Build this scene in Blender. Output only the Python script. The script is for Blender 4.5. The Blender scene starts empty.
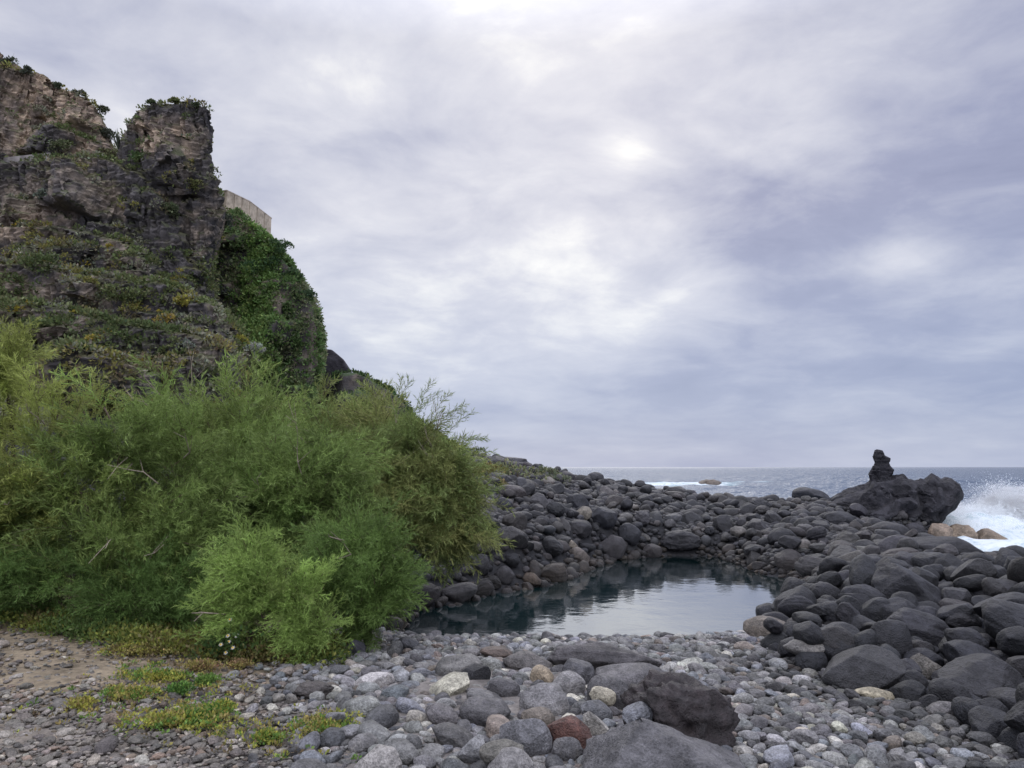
import bpy, bmesh, math, random
import numpy as np
from mathutils import Vector, Matrix, Euler
from mathutils.bvhtree import BVHTree

random.seed(7)
RNG = np.random.default_rng(7)
SC = bpy.context.scene
COL = SC.collection
EYE = 1.65                      # camera height over the beach
PITCH = math.atan(83 / 769)     # horizon sits below the middle of the frame
FPX = 769.0
POOL_Z = -0.75
SEA_Z = -1.6

# ------------------------------------------------------------------ camera
cd = bpy.data.cameras.new('camera'); cam = bpy.data.objects.new('camera', cd); COL.objects.link(cam)
cam.location = (0, 0, EYE); cam.rotation_euler = (math.pi / 2 + PITCH, 0, 0)
cd.sensor_width = 36; cd.lens = 36 * FPX / 1024; cd.clip_end = 60000; cd.clip_start = 0.05
SC.camera = cam
cp, sp = math.cos(PITCH), math.sin(PITCH)

def ray(u, v):
    a = (u - 512) / FPX; b = (384 - v) / FPX
    return np.array([a, cp - sp * b, sp + cp * b])

def at(u, v, d):
    """the point seen at pixel u, v, d metres ahead of the camera"""
    r = ray(u, v); r = r * (d / r[1])
    return np.array([r[0], r[1], r[2] + EYE])

def pix(p):
    p = np.asarray(p, float); q = p - np.array([0, 0, EYE])
    dep = q[..., 1] * cp + q[..., 2] * sp
    up = -q[..., 1] * sp + q[..., 2] * cp
    dd = np.where(dep > 0.05, dep, 0.05)
    return 512 + FPX * q[..., 0] / dd, 384 - FPX * up / dd, dep

# ------------------------------------------------------------------ noise
def _hash(ix, iy, iz, seed):
    h = (ix.astype(np.int64) * 374761393 + iy.astype(np.int64) * 668265263 + iz.astype(np.int64) * 2147483647 + seed * 974634777) & 0xFFFFFFFF
    h = ((h ^ (h >> 13)) * 1274126177) & 0xFFFFFFFF
    h = ((h ^ (h >> 16)) * 2246822519) & 0xFFFFFFFF
    return ((h ^ (h >> 15)) & 0xFFFFFF) / float(0xFFFFFF) * 2 - 1

def vnoise(p, seed=0):
    p = np.asarray(p, float)
    i = np.floor(p).astype(np.int64); f = p - i
    w = f * f * f * (f * (f * 6 - 15) + 10)
    r = 0
    for dx in (0, 1):
        wx = w[:, 0] if dx else 1 - w[:, 0]
        for dy in (0, 1):
            wy = w[:, 1] if dy else 1 - w[:, 1]
            for dz in (0, 1):
                wz = w[:, 2] if dz else 1 - w[:, 2]
                r = r + wx * wy * wz * _hash(i[:, 0] + dx, i[:, 1] + dy, i[:, 2] + dz, seed)
    return r

def fbm(p, octv=4, gain=.5, seed=0, ridged=False):
    p = np.asarray(p, float); a, s, r = 1.0, 0.0, 0
    for k in range(octv):
        n = vnoise(p * (2.03 ** k) + 17.3 * k, seed + k)
        if ridged: n = 1 - 2 * np.abs(n)
        r = r + a * n; s += a; a *= gain
    return r / s

def sstep(a, b, x):
    t = np.clip((x - a) / (b - a), 0, 1); return t * t * (3 - 2 * t)

# ------------------------------------------------------------------ mesh helpers
def make_mesh(name, V, F, mat=None, smooth=True, cols=None, fcols=None):
    """V (n,3); F (m,k) or a list of such arrays; cols (n,3) point colours"""
    me = bpy.data.meshes.new(name)
    Fs = F if isinstance(F, list) else [F]
    Fs = [np.asarray(f, np.int32) for f in Fs if len(f)]
    V = np.asarray(V, np.float32)
    nl = sum(f.size for f in Fs); nf = sum(len(f) for f in Fs)
    me.vertices.add(len(V)); me.vertices.foreach_set('co', V.ravel())
    me.loops.add(nl); me.polygons.add(nf)
    me.loops.foreach_set('vertex_index', np.concatenate([f.ravel() for f in Fs]))
    tot = np.concatenate([np.full(len(f), f.shape[1], np.int32) for f in Fs])
    st = np.concatenate([[0], np.cumsum(tot)[:-1]]).astype(np.int32)
    me.polygons.foreach_set('loop_start', st)
    me.polygons.foreach_set('loop_total', tot)
    me.update(calc_edges=True)
    me.polygons.foreach_set('use_smooth', np.full(nf, bool(smooth)))
    if cols is not None:
        a = me.color_attributes.new('tint', 'FLOAT_COLOR', 'POINT')
        c = np.ones((len(V), 4), np.float32); c[:, :3] = cols
        a.data.foreach_set('color', c.ravel())
    if mat: me.materials.append(mat)
    me.validate()
    return me

def link(name, me, parent=None, loc=(0, 0, 0), rot=(0, 0, 0), scale=(1, 1, 1)):
    o = bpy.data.objects.new(name, me); COL.objects.link(o)
    o.location = loc; o.rotation_euler = rot; o.scale = scale
    if parent: o.parent = parent
    return o

def tag(o, label=None, cat=None, group=None, kind=None):
    if label: o['label'] = label
    if cat: o['category'] = cat
    if group: o['group'] = group
    if kind: o['kind'] = kind
    return o

def thing(name, label, cat, loc=(0, 0, 0), group=None):
    o = bpy.data.objects.new(name, None); COL.objects.link(o); o.location = loc
    return tag(o, label, cat, group)

def ico(sub):
    bm = bmesh.new(); bmesh.ops.create_icosphere(bm, subdivisions=sub, radius=1)
    V = np.array([v.co[:] for v in bm.verts]); F = np.array([[v.index for v in f.verts] for f in bm.faces]); bm.free()
    return V, F
ICO = {k: ico(k) for k in (1, 2, 3, 4, 5)}

def rotmat(rx, ry, rz):
    return np.array(Euler((rx, ry, rz)).to_matrix())

# ------------------------------------------------------------------ node helpers
def new_mat(name):
    m = bpy.data.materials.new(name); m.use_nodes = True
    nt = m.node_tree; nt.nodes.clear()
    out = nt.nodes.new('ShaderNodeOutputMaterial')
    return m, nt, out

class N:
    def __init__(self, nt): self.nt = nt
    def __call__(self, typ, **kw):
        n = self.nt.nodes.new(typ)
        for k, v in kw.items():
            if k.startswith('i_'):
                key = k[2:]
                n.inputs[int(key) if key.isdigit() else key.replace('_', ' ')].default_value = v
            else: setattr(n, k, v)
        return n
    def l(self, a, b): self.nt.links.new(a, b)
    def noise(self, vec, scale, detail=4, rough=.55, dist=0.0):
        n = self('ShaderNodeTexNoise'); n.inputs['Scale'].default_value = scale; n.inputs['Detail'].default_value = detail
        n.inputs['Roughness'].default_value = rough; n.inputs['Distortion'].default_value = dist
        if vec is not None: self.l(vec, n.inputs['Vector'])
        return n.outputs['Fac']
    def ramp(self, fac, stops, interp='LINEAR'):
        n = self('ShaderNodeValToRGB'); e = n.color_ramp.elements; n.color_ramp.interpolation = interp
        while len(e) < len(stops): e.new(0.5)
        for el, (p, c) in zip(e, stops):
            el.position = p; el.color = (*c, 1) if hasattr(c, '__len__') else (c, c, c, 1)
        self.l(fac, n.inputs['Fac']); return n.outputs['Color']
    def math(self, op, a, b=None, clamp=False):
        n = self('ShaderNodeMath', operation=op, use_clamp=clamp)
        for i, x in enumerate((a, b)):
            if x is None: continue
            if isinstance(x, (int, float)): n.inputs[i].default_value = x
            else: self.l(x, n.inputs[i])
        return n.outputs[0]
    def mix(self, fac, a, b, blend='MIX'):
        n = self('ShaderNodeMix', data_type='RGBA', blend_type=blend)
        for i, x in ((0, fac), (6, a), (7, b)):
            if isinstance(x, (int, float)): n.inputs[i].default_value = x if i == 0 else (x, x, x, 1)
            elif isinstance(x, tuple): n.inputs[i].default_value = (*x, 1)
            else: self.l(x, n.inputs[i])
        return n.outputs[2]
    def bump(self, h, strength, dist, normal=None):
        n = self('ShaderNodeBump'); n.inputs['Strength'].default_value = strength; n.inputs['Distance'].default_value = dist
        self.l(h, n.inputs['Height'])
        if normal is not None: self.l(normal, n.inputs['Normal'])
        return n.outputs['Normal']

def stone_mat(name, source, rough=.58, pits=.5):
    """volcanic stone: mottled, pitted; source 'object' takes the object's colour, 'tint' the mesh's own"""
    m, nt, out = new_mat(name); n = N(nt)
    pos = n('ShaderNodeNewGeometry').outputs['Position']
    if source == 'object': base = n('ShaderNodeObjectInfo').outputs['Color']
    else: base = n('ShaderNodeVertexColor', layer_name='tint').outputs['Color']
    a = n.noise(pos, 3.2, 5, .6); b = n.noise(pos, 17, 4, .65); c = n.noise(pos, 75, 3, .7)
    v = n('ShaderNodeTexVoronoi'); v.inputs['Scale'].default_value = 42; n.l(pos, v.inputs['Vector'])
    f1 = n.ramp(a, [(.3, .5), (.7, 1.6)]); f2 = n.ramp(b, [(.32, .5), (.7, 1.6)]); f3 = n.ramp(c, [(.36, .5), (.66, 1.5)])
    col = n.mix(1.0, base, f1, 'MULTIPLY'); col = n.mix(.8, col, f2, 'MULTIPLY'); col = n.mix(.7, col, f3, 'MULTIPLY')
    # pale mineral and lichen blotches
    bl = n.ramp(n.noise(pos, 9, 6, .72), [(.58, 0.0), (.72, 1.0)])
    pale = n.mix(1.0, base, (1.7, 1.65, 1.5), 'MULTIPLY')
    col = n.mix(n.math('MULTIPLY', bl, .75), col, pale)
    h = n.math('ADD', n.math('MULTIPLY', b, .6), n.math('MULTIPLY', c, .34))
    pit = n.ramp(v.outputs['Distance'], [(.0, 0.0), (.35, 1.0)])
    h = n.math('ADD', h, n.math('MULTIPLY', pit, .18 * pits))
    p = n('ShaderNodeBsdfPrincipled'); p.inputs['Roughness'].default_value = rough
    p.inputs['Specular IOR Level'].default_value = .4
    n.l(col, p.inputs['Base Color']); n.l(n.bump(h, 1.0, .045), p.inputs['Normal']); n.l(p.outputs[0], out.inputs[0])
    return m

def leaf_mat(name, transl=.35, rough=.6):
    m, nt, out = new_mat(name); n = N(nt)
    c = n('ShaderNodeVertexColor', layer_name='tint').outputs['Color']
    d = n('ShaderNodeBsdfPrincipled'); d.inputs['Roughness'].default_value = rough; d.inputs['Specular IOR Level'].default_value = .2
    t = n('ShaderNodeBsdfTranslucent'); x = n('ShaderNodeMixShader'); x.inputs[0].default_value = transl
    n.l(c, d.inputs['Base Color']); n.l(c, t.inputs['Color']); n.l(d.outputs[0], x.inputs[1]); n.l(t.outputs[0], x.inputs[2]); n.l(x.outputs[0], out.inputs[0])
    return m

def tint_mat(name, rough=.85, nscale=6.0, bump=.5, bdist=.05):
    m, nt, out = new_mat(name); n = N(nt)
    pos = n('ShaderNodeNewGeometry').outputs['Position']
    c = n('ShaderNodeVertexColor', layer_name='tint').outputs['Color']
    a = n.noise(pos, nscale, 6, .65); b = n.noise(pos, nscale * .23, 4, .6)
    col = n.mix(1.0, c, n.ramp(a, [(.3, .6), (.7, 1.45)]), 'MULTIPLY'); col = n.mix(.8, col, n.ramp(b, [(.3, .7), (.7, 1.3)]), 'MULTIPLY')
    p = n('ShaderNodeBsdfPrincipled'); p.inputs['Roughness'].default_value = rough; p.inputs['Specular IOR Level'].default_value = .2
    n.l(col, p.inputs['Base Color']); n.l(n.bump(a, bump, bdist), p.inputs['Normal']); n.l(p.outputs[0], out.inputs[0])
    return m

M_STONE = stone_mat('stone', 'object')
M_STONES = stone_mat('stones_loose', 'tint')
M_LEAF = leaf_mat('leaf')
M_ROCK = tint_mat('cliff_rock', .9, 1.3, .9, .25)
M_BARK = tint_mat('bark', .9, 20, .5, .01)

# ------------------------------------------------------------------ world and sun
SUN_AZ = math.atan((625 - 512) / FPX)           # to the right of straight ahead
SUN_EL = math.radians(31)
w = bpy.data.worlds.new('World'); SC.world = w; w.use_nodes = True
nt = w.node_tree; nt.nodes.clear(); n = N(nt)
out = n('ShaderNodeOutputWorld'); bg = n('ShaderNodeBackground'); bg.inputs['Strength'].default_value = 0.1
sky = n('ShaderNodeTexSky', sky_type='NISHITA', sun_disc=False, sun_elevation=SUN_EL, sun_rotation=SUN_AZ)
tc = n('ShaderNodeTexCoord').outputs['Generated']
sep = n('ShaderNodeSeparateXYZ'); n.l(tc, sep.inputs[0])
X, Y, Z = sep.outputs
# cloud layer: the direction met with a plane overhead, so that clouds flatten towards the horizon
den = n.math('ADD', n.math('MAXIMUM', Z, 0.0), 0.20)
cx = n.math('DIVIDE', X, den); cy = n.math('DIVIDE', Y, den)
cv = n('ShaderNodeCombineXYZ'); n.l(cx, cv.inputs[0]); n.l(cy, cv.inputs[1])
cvec = cv.outputs[0]
n1 = n.noise(cvec, .62, 7, .5, .35); n2 = n.noise(cvec, 2.3, 7, .58, .5); n3 = n.noise(cvec, 6.0, 6, .6, .4)

def lobe(u, v, width, amp, squash=1.0):
    """a soft patch of cloud, brighter or darker, in the direction of a point in the sky"""
    r = ray(u, v); r = r / np.linalg.norm(r)
    vm = n('ShaderNodeVectorMath', operation='SUBTRACT'); n.l(tc, vm.inputs[0]); vm.inputs[1].default_value = tuple(r)
    mp = n('ShaderNodeVectorMath', operation='MULTIPLY'); n.l(vm.outputs[0], mp.inputs[0]); mp.inputs[1].default_value = (1, 1, squash)
    le = n('ShaderNodeVectorMath', operation='LENGTH'); n.l(mp.outputs[0], le.inputs[0])
    q = n.math('DIVIDE', le.outputs['Value'], width)
    e = n.math('EXPONENT', n.math('MULTIPLY', n.math('MULTIPLY', q, q), -1.0))
    return n.math('MULTIPLY', e, amp)
dens = n.math('ADD', n.math('MULTIPLY', n.math('SUBTRACT', n1, .5), 2.0), n.math('ADD', n.math('MULTIPLY', n.math('SUBTRACT', n2, .5), .85), n.math('MULTIPLY', n.math('SUBTRACT', n3, .5), .36)))
LOBES = [(628, 155, .040, .24, 1.2), (610, 160, .20, .05, 1.3), (598, 272, .035, .12, 1.5), (640, 330, .05, .15, 2.5), (690, 298, .07, .27, 2.0), (735, 275, .03, .12, 2.0), (905, 255, .05, .38, 2.0), (985, 345, .06, .2, 3.0), (880, 268, .03, .1, 3.0), (820, 240, .08, -.08, 2.0),
         (1000, 340, .12, .12, 3.0), (80, 40, .45, .12, 1.0), (420, 60, .3, .03, 1.0), (540, 330, .25, .10, 3.0), (350, 250, .22, .07, 1.0), (700, 40, .3, .05, 1.2),
         (780, 215, .16, -.27, 1.5), (980, 130, .18, -.27, 1.3), (560, 230, .10, -.06, 2.0), (470, 120, .12, -.08, 1.5), (400, 180, .1, -.05, 1.5),
         (640, 405, .3, -.08, 5.0), (900, 420, .3, -.08, 5.0), (800, 300, .1, -.10, 2.5), (760, 372, .25, -.06, 6.0)]
tot = dens
for L in LOBES: tot = n.math('ADD', tot, lobe(*L))
lvl = n.math('ADD', tot, .56)
cloud = n.ramp(lvl, [(.0, (.20, .22, .335)), (.25, (.265, .285, .405)), (.5, (.415, .43, .52)), (.75, (.575, .58, .635)), (1.0, (.86, .85, .81))])
# a bluer band of far cloud low over the sea
hz = n.math('SUBTRACT', 1.0, n.math('MULTIPLY', n.math('MAXIMUM', Z, 0.0), 3.2), clamp=True)
cloud = n.mix(n.math('MULTIPLY', hz, .85), cloud, n.mix(n.ramp(n.noise(cvec, .5, 5, .55, .2), [(.35, 0.0), (.7, 1.0)]), (.235, .295, .455), (.37, .43, .57)))
# overcast is brighter overhead; gain added there and behind camera lights the foreground
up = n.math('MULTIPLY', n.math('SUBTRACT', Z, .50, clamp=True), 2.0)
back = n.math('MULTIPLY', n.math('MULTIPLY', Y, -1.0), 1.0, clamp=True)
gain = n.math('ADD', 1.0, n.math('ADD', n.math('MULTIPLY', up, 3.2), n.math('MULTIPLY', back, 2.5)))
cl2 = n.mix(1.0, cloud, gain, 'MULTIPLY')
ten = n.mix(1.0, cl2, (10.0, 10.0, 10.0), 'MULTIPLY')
for nd in nt.nodes:
    if nd.type == 'MIX': nd.clamp_result = False
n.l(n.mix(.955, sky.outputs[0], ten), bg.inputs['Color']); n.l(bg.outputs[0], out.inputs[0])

sl = bpy.data.lights.new('sun', 'SUN'); sl.energy = 0.5; sl.angle = math.radians(25); sl.color = (1, .96, .9)
so = bpy.data.objects.new('sun', sl); COL.objects.link(so)
sd = Vector((math.sin(SUN_AZ) * math.cos(SUN_EL), math.cos(SUN_AZ) * math.cos(SUN_EL), math.sin(SUN_EL)))
so.rotation_euler = sd.to_track_quat('Z', 'Y').to_euler()
so.location = (0, 0, 60)

vs = SC.view_settings
SC.display_settings.display_device = 'sRGB'; vs.view_transform = 'Standard'; vs.look = 'None'; vs.gamma = 1; vs.exposure = 0.38
vs.use_curve_mapping = False
SC.cycles.max_bounces = 6; SC.cycles.transparent_max_bounces = 8; SC.cycles.caustics_reflective = False; SC.cycles.caustics_refractive = False
SC.cycles.use_adaptive_sampling = True

# ------------------------------------------------------------------ terrain
CP = []
def g(u, v, d): CP.append(tuple(at(u, v, d)))
CP += [(-9, 2, .05), (-5, 2, .02), (-2, 2, 0), (1, 2, 0), (4, 2, -.06), (8, 2, -.2), (-9, -6, .1), (9, -6, -.2), (0, -6, .05), (14, 1, -.7), (24, 2, -2.2), (-24, 0, .5), (-24, -6, .5), (0, -30, .5), (30, -30, -1), (-30, -30, .5),
       (-6, 5, .04), (-3, 5, .01), (0, 5, 0), (2, 5, -.02), (3.4, 4.6, -.08), (-7, 7.5, .12), (-3, 7.5, .03), (-.8, 7.6, -.08), (1, 7.8, -.14), (2.2, 7.4, -.13),
       (-1.5, 8.7, -.2), (.5, 8.6, -.2), (2.0, 8.4, -.2), (-3.2, 9.5, -.02), (-1.9, 10.8, -.35), (-6, 10, .35), (-11, 10, .8), (-5, 14, .6), (-9, 16, 1.6), (-14, 20, 1.6), (-8, 24, 2.0), (-20, 30, 2.5), (-8, 33, 2.6)]
for a in [(440, 572, 13.6), (470, 560, 14.6), (500, 535, 16.6), (560, 530, 18.8), (600, 512, 22.0), (640, 524, 21.8), (700, 530, 22.6), (760, 540, 20.5), (500, 497, 21), (600, 495, 26), (700, 509, 27), (780, 512, 29),
          (440, 462, 36), (470, 462, 36), (490, 463, 36), (520, 471, 36), (560, 487, 35), (600, 489, 34.5), (640, 491, 34), (690, 502, 34), (750, 506, 34), (800, 505, 34), (850, 506, 34), (900, 512, 33),
          (840, 562, 15.5), (900, 563, 15.5), (1000, 572, 15), (1100, 586, 14), (900, 604, 9.5), (820, 612, 10.2), (1000, 600, 10), (850, 645, 7.8), (1000, 700, 6), (940, 692, 6.3), (1024, 645, 8),
          (850, 534, 22), (930, 548, 19), (890, 533, 26), (850, 528, 29), (950, 552, 20), (1100, 620, 8)]: g(*a)
CP += [(-4, 44, 1.0), (2, 44, -2.2), (8, 43, -3), (14, 43, -3), (20, 42, -3.4), (13.5, 24, -1.6), (16, 30, -2.6), (22, 30, -4), (12.5, 18, -1.15), (18, 16, -2.4), (26, 14, -4), (28, 30, -5), (-20, 50, 6), (-4, 60, -2), (-40, 30, 10), (-40, 60, 10), (10, 70, -7), (40, 70, -8), (50, 20, -7), (50, -20, -5), (-50, 90, 4), (0, 90, -9)]
CP = np.array(CP)

def _tps(r2): return np.where(r2 > 1e-9, r2 * np.log(r2 + 1e-12), 0.0)
_n = len(CP)
_K = _tps(((CP[:, None, :2] - CP[None, :, :2]) ** 2).sum(-1)) + np.eye(_n) * 1.5
_P = np.c_[np.ones(_n), CP[:, :2]]
_A = np.block([[_K, _P], [_P.T, np.zeros((3, 3))]])
_W = np.linalg.solve(_A, np.r_[CP[:, 2], 0, 0, 0])

POOL_PX = [(410, 632), (423, 612), (460, 603), (494, 594), (540, 587), (568, 579), (590, 569), (619, 560), (673, 556), (712, 557), (740, 566), (759, 575), (786, 579), (794, 584), (790, 600), (776, 616), (756, 630)]
def hit_z(u, v, z):
    r = ray(u, v); t = (z - EYE) / r[2]; return np.array([r[0] * t, r[1] * t])
POOL = [hit_z(u, v, POOL_Z) for u, v in POOL_PX] + [np.array([2.9, 9.9]), np.array([1.2, 9.7]), np.array([-.6, 9.7]), np.array([-1.6, 10.6])]
POOL = np.array(POOL)

def poly_sd(P, xy):
    """signed distance to polygon P, negative inside"""
    x, y = xy[:, 0], xy[:, 1]; d = np.full(len(xy), 1e9); ins = np.zeros(len(xy), bool)
    m = len(P)
    for i in range(m):
        a, b = P[i], P[(i + 1) % m]; e = b - a
        t = np.clip(((x - a[0]) * e[0] + (y - a[1]) * e[1]) / (e @ e), 0, 1)
        d = np.minimum(d, np.hypot(x - a[0] - t * e[0], y - a[1] - t * e[1]))
        c = ((a[1] > y) != (b[1] > y)) & (x < (b[0] - a[0]) * (y - a[1]) / (b[1] - a[1] + 1e-12) + a[0])
        ins ^= c
    return np.where(ins, -d, d)

def ground0(xy):
    z = np.zeros(len(xy))
    for s in range(0, len(xy), 20000):
        q = xy[s:s + 20000]
        z[s:s + 20000] = _tps(((q[:, None, :] - CP[None, :, :2]) ** 2).sum(-1)) @ _W[:_n] + _W[_n] + q @ _W[_n + 1:]
    far = np.hypot(xy[:, 0], xy[:, 1] - 15)
    z = np.where(far > 55, z * 0 - 9 + np.clip(z, -9, 12) * 0, z) if False else z
    z = np.clip(z, -9, 12)
    return z

def ground(xy):
    xy = np.atleast_2d(np.asarray(xy, float))
    z = ground0(xy)
    sd = poly_sd(POOL, xy)
    inn = sstep(1.1, -.05, sd)
    z = z * (1 - inn) + np.minimum(z, POOL_Z - .02) * inn
    z = z - np.clip(-sd, 0, 2.2) * .55
    # outside the pool no ground may dip under its surface
    keep = (sd > .25) & (xy[:, 1] < 26) & (xy[:, 0] < 9.5) & (xy[:, 0] > -6)
    z = np.where(keep, np.maximum(z, POOL_Z + .12 * np.clip(sd, 0, 1)), z)
    return z

def gz(x, y): return float(ground(np.array([[x, y]]))[0])

def hit_ground(u, v):
    r = ray(u, v); t = np.linspace(2.5, 60, 1600)
    P = r[None, :] * t[:, None]; P[:, 2] += EYE
    below = P[:, 2] < ground(P[:, :2])
    k = int(np.argmax(below)) if below.any() else len(t) - 1
    return P[k]

def axis(lo, hi, step, far, k):
    a = list(np.arange(lo, hi + 1e-6, step)); s = step
    while a[-1] < far: s *= k; a.append(a[-1] + s)
    s = step
    while a[0] > -far: s *= k; a.insert(0, a[0] - s)
    return np.array(a)

def grid_faces(nx, ny):
    i = np.arange((nx - 1) * (ny - 1)); r, c = i // (nx - 1), i % (nx - 1); a = r * nx + c
    return np.c_[a, a + 1, a + nx + 1, a + nx]

gx = axis(-8, 14, .14, 26000, 1.16); gy = axis(-1, 38, .14, 26000, 1.16)
GX, GY = np.meshgrid(gx, gy); xy = np.c_[GX.ravel(), GY.ravel()]
near = (np.abs(xy[:, 0]) < 60) & (np.abs(xy[:, 1]) < 95)
z = np.full(len(xy), -9.0); z[near] = ground(xy[near])
edge = np.maximum(np.abs(xy[:, 0]) - 45, np.abs(xy[:, 1] - 20) - 55)
fade = sstep(0, 15, edge); landz = np.where((xy[:, 0] < -20) | (xy[:, 1] < -20), 3.0, -9.0)
z = z * (1 - fade) + landz * fade
p3 = np.c_[xy, np.zeros(len(xy))]
nearf = np.hypot(xy[:, 0], xy[:, 1]) < 45
rough = np.zeros(len(xy)); rough[nearf] = fbm(p3[nearf] * 2.2, 4, seed=3) * .035 + fbm(p3[nearf] * .5, 3, seed=5) * .05
z = z + rough
# soil: dusty brown by the shrubs, grey grit towards the stones, painted dark under the boulders so gaps look shaded
def soil_col(x, y):
    p = np.c_[x, y, np.zeros(len(x))]
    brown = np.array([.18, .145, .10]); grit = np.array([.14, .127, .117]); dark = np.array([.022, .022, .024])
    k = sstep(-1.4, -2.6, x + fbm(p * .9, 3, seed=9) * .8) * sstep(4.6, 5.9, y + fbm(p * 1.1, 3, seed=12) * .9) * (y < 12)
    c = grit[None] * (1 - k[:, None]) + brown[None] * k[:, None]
    gap_shade = np.maximum(sstep(2.3, 3.1, x + (y - 7.8) * .2), sstep(9.0, 10.4, y)) * (x > -20)
    return c * (1 - gap_shade[:, None]) + dark[None] * gap_shade[:, None]
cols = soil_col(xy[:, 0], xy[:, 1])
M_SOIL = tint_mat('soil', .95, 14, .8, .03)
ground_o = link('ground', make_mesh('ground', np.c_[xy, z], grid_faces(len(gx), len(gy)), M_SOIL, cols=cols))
tag(ground_o, 'bare stony ground of brown soil and grit, with gap shade painted under the boulders', kind='structure')
# ------------------------------------------------------------------ sea
def water_mat(name, deep, rough, clear, bumps, foam=False, ior=1.42, refl=1.0, cap=.97):
    m, nt, out = new_mat(name); n = N(nt)
    pos = n('ShaderNodeNewGeometry').outputs['Position']
    h = None
    for sc, st, amp in bumps:
        mp = n('ShaderNodeMapping'); mp.inputs['Scale'].default_value = st; n.l(pos, mp.inputs[0])
        q = n.math('MULTIPLY', n.noise(mp.outputs[0], sc, 4, .6), amp)
        h = q if h is None else n.math('ADD', h, q)
    nor = n.bump(h, 1.0, 1.0)
    fr = n('ShaderNodeFresnel'); fr.inputs['IOR'].default_value = ior; n.l(nor, fr.inputs['Normal'])
    gl = n('ShaderNodeBsdfGlossy'); gl.inputs['Roughness'].default_value = rough; n.l(nor, gl.inputs['Normal'])
    di = n('ShaderNodeBsdfDiffuse'); di.inputs['Color'].default_value = (*deep, 1)
    body = di.outputs[0]
    if clear:
        tr = n('ShaderNodeBsdfTransparent'); tr.inputs['Color'].default_value = (*clear, 1)
        mx = n('ShaderNodeMixShader'); mx.inputs[0].default_value = .62; n.l(body, mx.inputs[1]); n.l(tr.outputs[0], mx.inputs[2]); body = mx.outputs[0]
    mx = n('ShaderNodeMixShader'); n.l(n.math('MINIMUM', n.math('MULTIPLY', fr.outputs[0], refl), cap), mx.inputs[0]); n.l(body, mx.inputs[1]); n.l(gl.outputs[0], mx.inputs[2])
    res = mx.outputs[0]
    if foam:
        at_ = n('ShaderNodeAttribute', attribute_name='foam').outputs['Fac']
        nz = n.math('ADD', n.math('MULTIPLY', n.noise(pos, .9, 8, .68, .6), .65), n.math('MULTIPLY', n.noise(pos, 4.5, 5, .65, .4), .35))
        f = n.math('ADD', nz, n.math('SUBTRACT', at_, .62))
        f = n.ramp(f, [(.46, 0.0), (.66, 1.0)])
        fo = n('ShaderNodeBsdfDiffuse'); fo.inputs['Color'].default_value = (.54, .58, .60, 1)
        aq = n('ShaderNodeBsdfDiffuse'); aq.inputs['Color'].default_value = (.20, .40, .43, 1)
        aer = n('ShaderNodeMixShader'); n.l(n.math('MULTIPLY', n.math('SUBTRACT', at_, .5), 1.8, clamp=True), aer.inputs[0]); n.l(res, aer.inputs[1]); n.l(aq.outputs[0], aer.inputs[2])
        m2 = n('ShaderNodeMixShader'); n.l(f, m2.inputs[0]); n.l(aer.outputs[0], m2.inputs[1]); n.l(fo.outputs[0], m2.inputs[2]); res = m2.outputs[0]
    n.l(res, out.inputs[0]); return m

SPL = at(1000, 536, 38.5)       # where the wave breaks beside the outcrop
sx = axis(-2, 62, .42, 26000, 1.06); sy = axis(17, 90, .42, 26000, 1.03); sy = sy[sy > 8]
SX, SY = np.meshgrid(sx, sy); sxy = np.c_[SX.ravel(), SY.ravel()]
D = np.hypot(sxy[:, 0], sxy[:, 1])
p3 = np.c_[sxy, np.zeros(len(sxy))]
amp = sstep(6000, 300, D)
wv = np.zeros(len(sxy))
for k, (wl, a, an) in enumerate([(17, .34, -1.75), (9.5, .22, -1.3), (6.1, .15, -2.1), (3.7, .08, -1.6), (44, .6, -1.9), (90, .9, -1.5)]):
    ph = (sxy[:, 0] * math.cos(an) + sxy[:, 1] * math.sin(an)) * 2 * math.pi / wl + fbm(p3 / (wl * 2), 2, seed=20 + k) * 2.5
    wv += a * (1 - 2 * np.abs(np.sin(ph / 2)) ** .8 + .3) * sstep(wl * 45, wl * 12, D)
ch = fbm(p3 * .55, 3, seed=31, ridged=True) * .10 * sstep(160, 30, D)
foam = np.zeros(len(sxy))
def fblob(u, v, d, rx, ry, a):
    c = at(u, v, d); global foam
    q = ((sxy[:, 0] - c[0]) / rx) ** 2 + ((sxy[:, 1] - c[1]) / ry) ** 2
    foam = np.maximum(foam, a * np.exp(-q * .9))
def on_sea(u, v): r = ray(u, v); t = (SEA_Z - EYE) / r[2]; return r[1] * t
for u, v, rx, ry, a in [(1000, 535, 7.5, 6.5, 1.0), (975, 548, 6, 5, .9), (1040, 520, 10, 7, .95), (950, 528, 3.5, 4, .8), (700, 489, 9, 9, .78), (660, 489, 10, 7, .74), (740, 488, 9, 5, .7), (625, 483, 12, 12, .32), (810, 494, 8, 4, .4), (1020, 497, 12, 10, .5), (770, 478, 30, 22, .2), (930, 474, 50, 30, .22)]:
    fblob(u, v, on_sea(u, v), rx, ry, a)
mound = np.zeros(len(sxy))
for dx, dy, rx, ry, a in [(0, 0, 3.2, 2.0, .8), (3.5, 1.2, 4, 2.4, .75), (-2.2, -1.2, 2.2, 1.8, .35), (7, 2.5, 5, 3, .6)]:
    mound += a * np.exp(-(((sxy[:, 0] - SPL[0] - dx) / rx) ** 2 + ((sxy[:, 1] - SPL[1] - dy) / ry) ** 2))
lump = fbm(p3 * 1.3, 4, seed=41, ridged=True) * .5 * np.clip(mound + foam * .3, 0, 1)
sz = SEA_Z + (wv + ch) * amp + mound + lump
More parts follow.
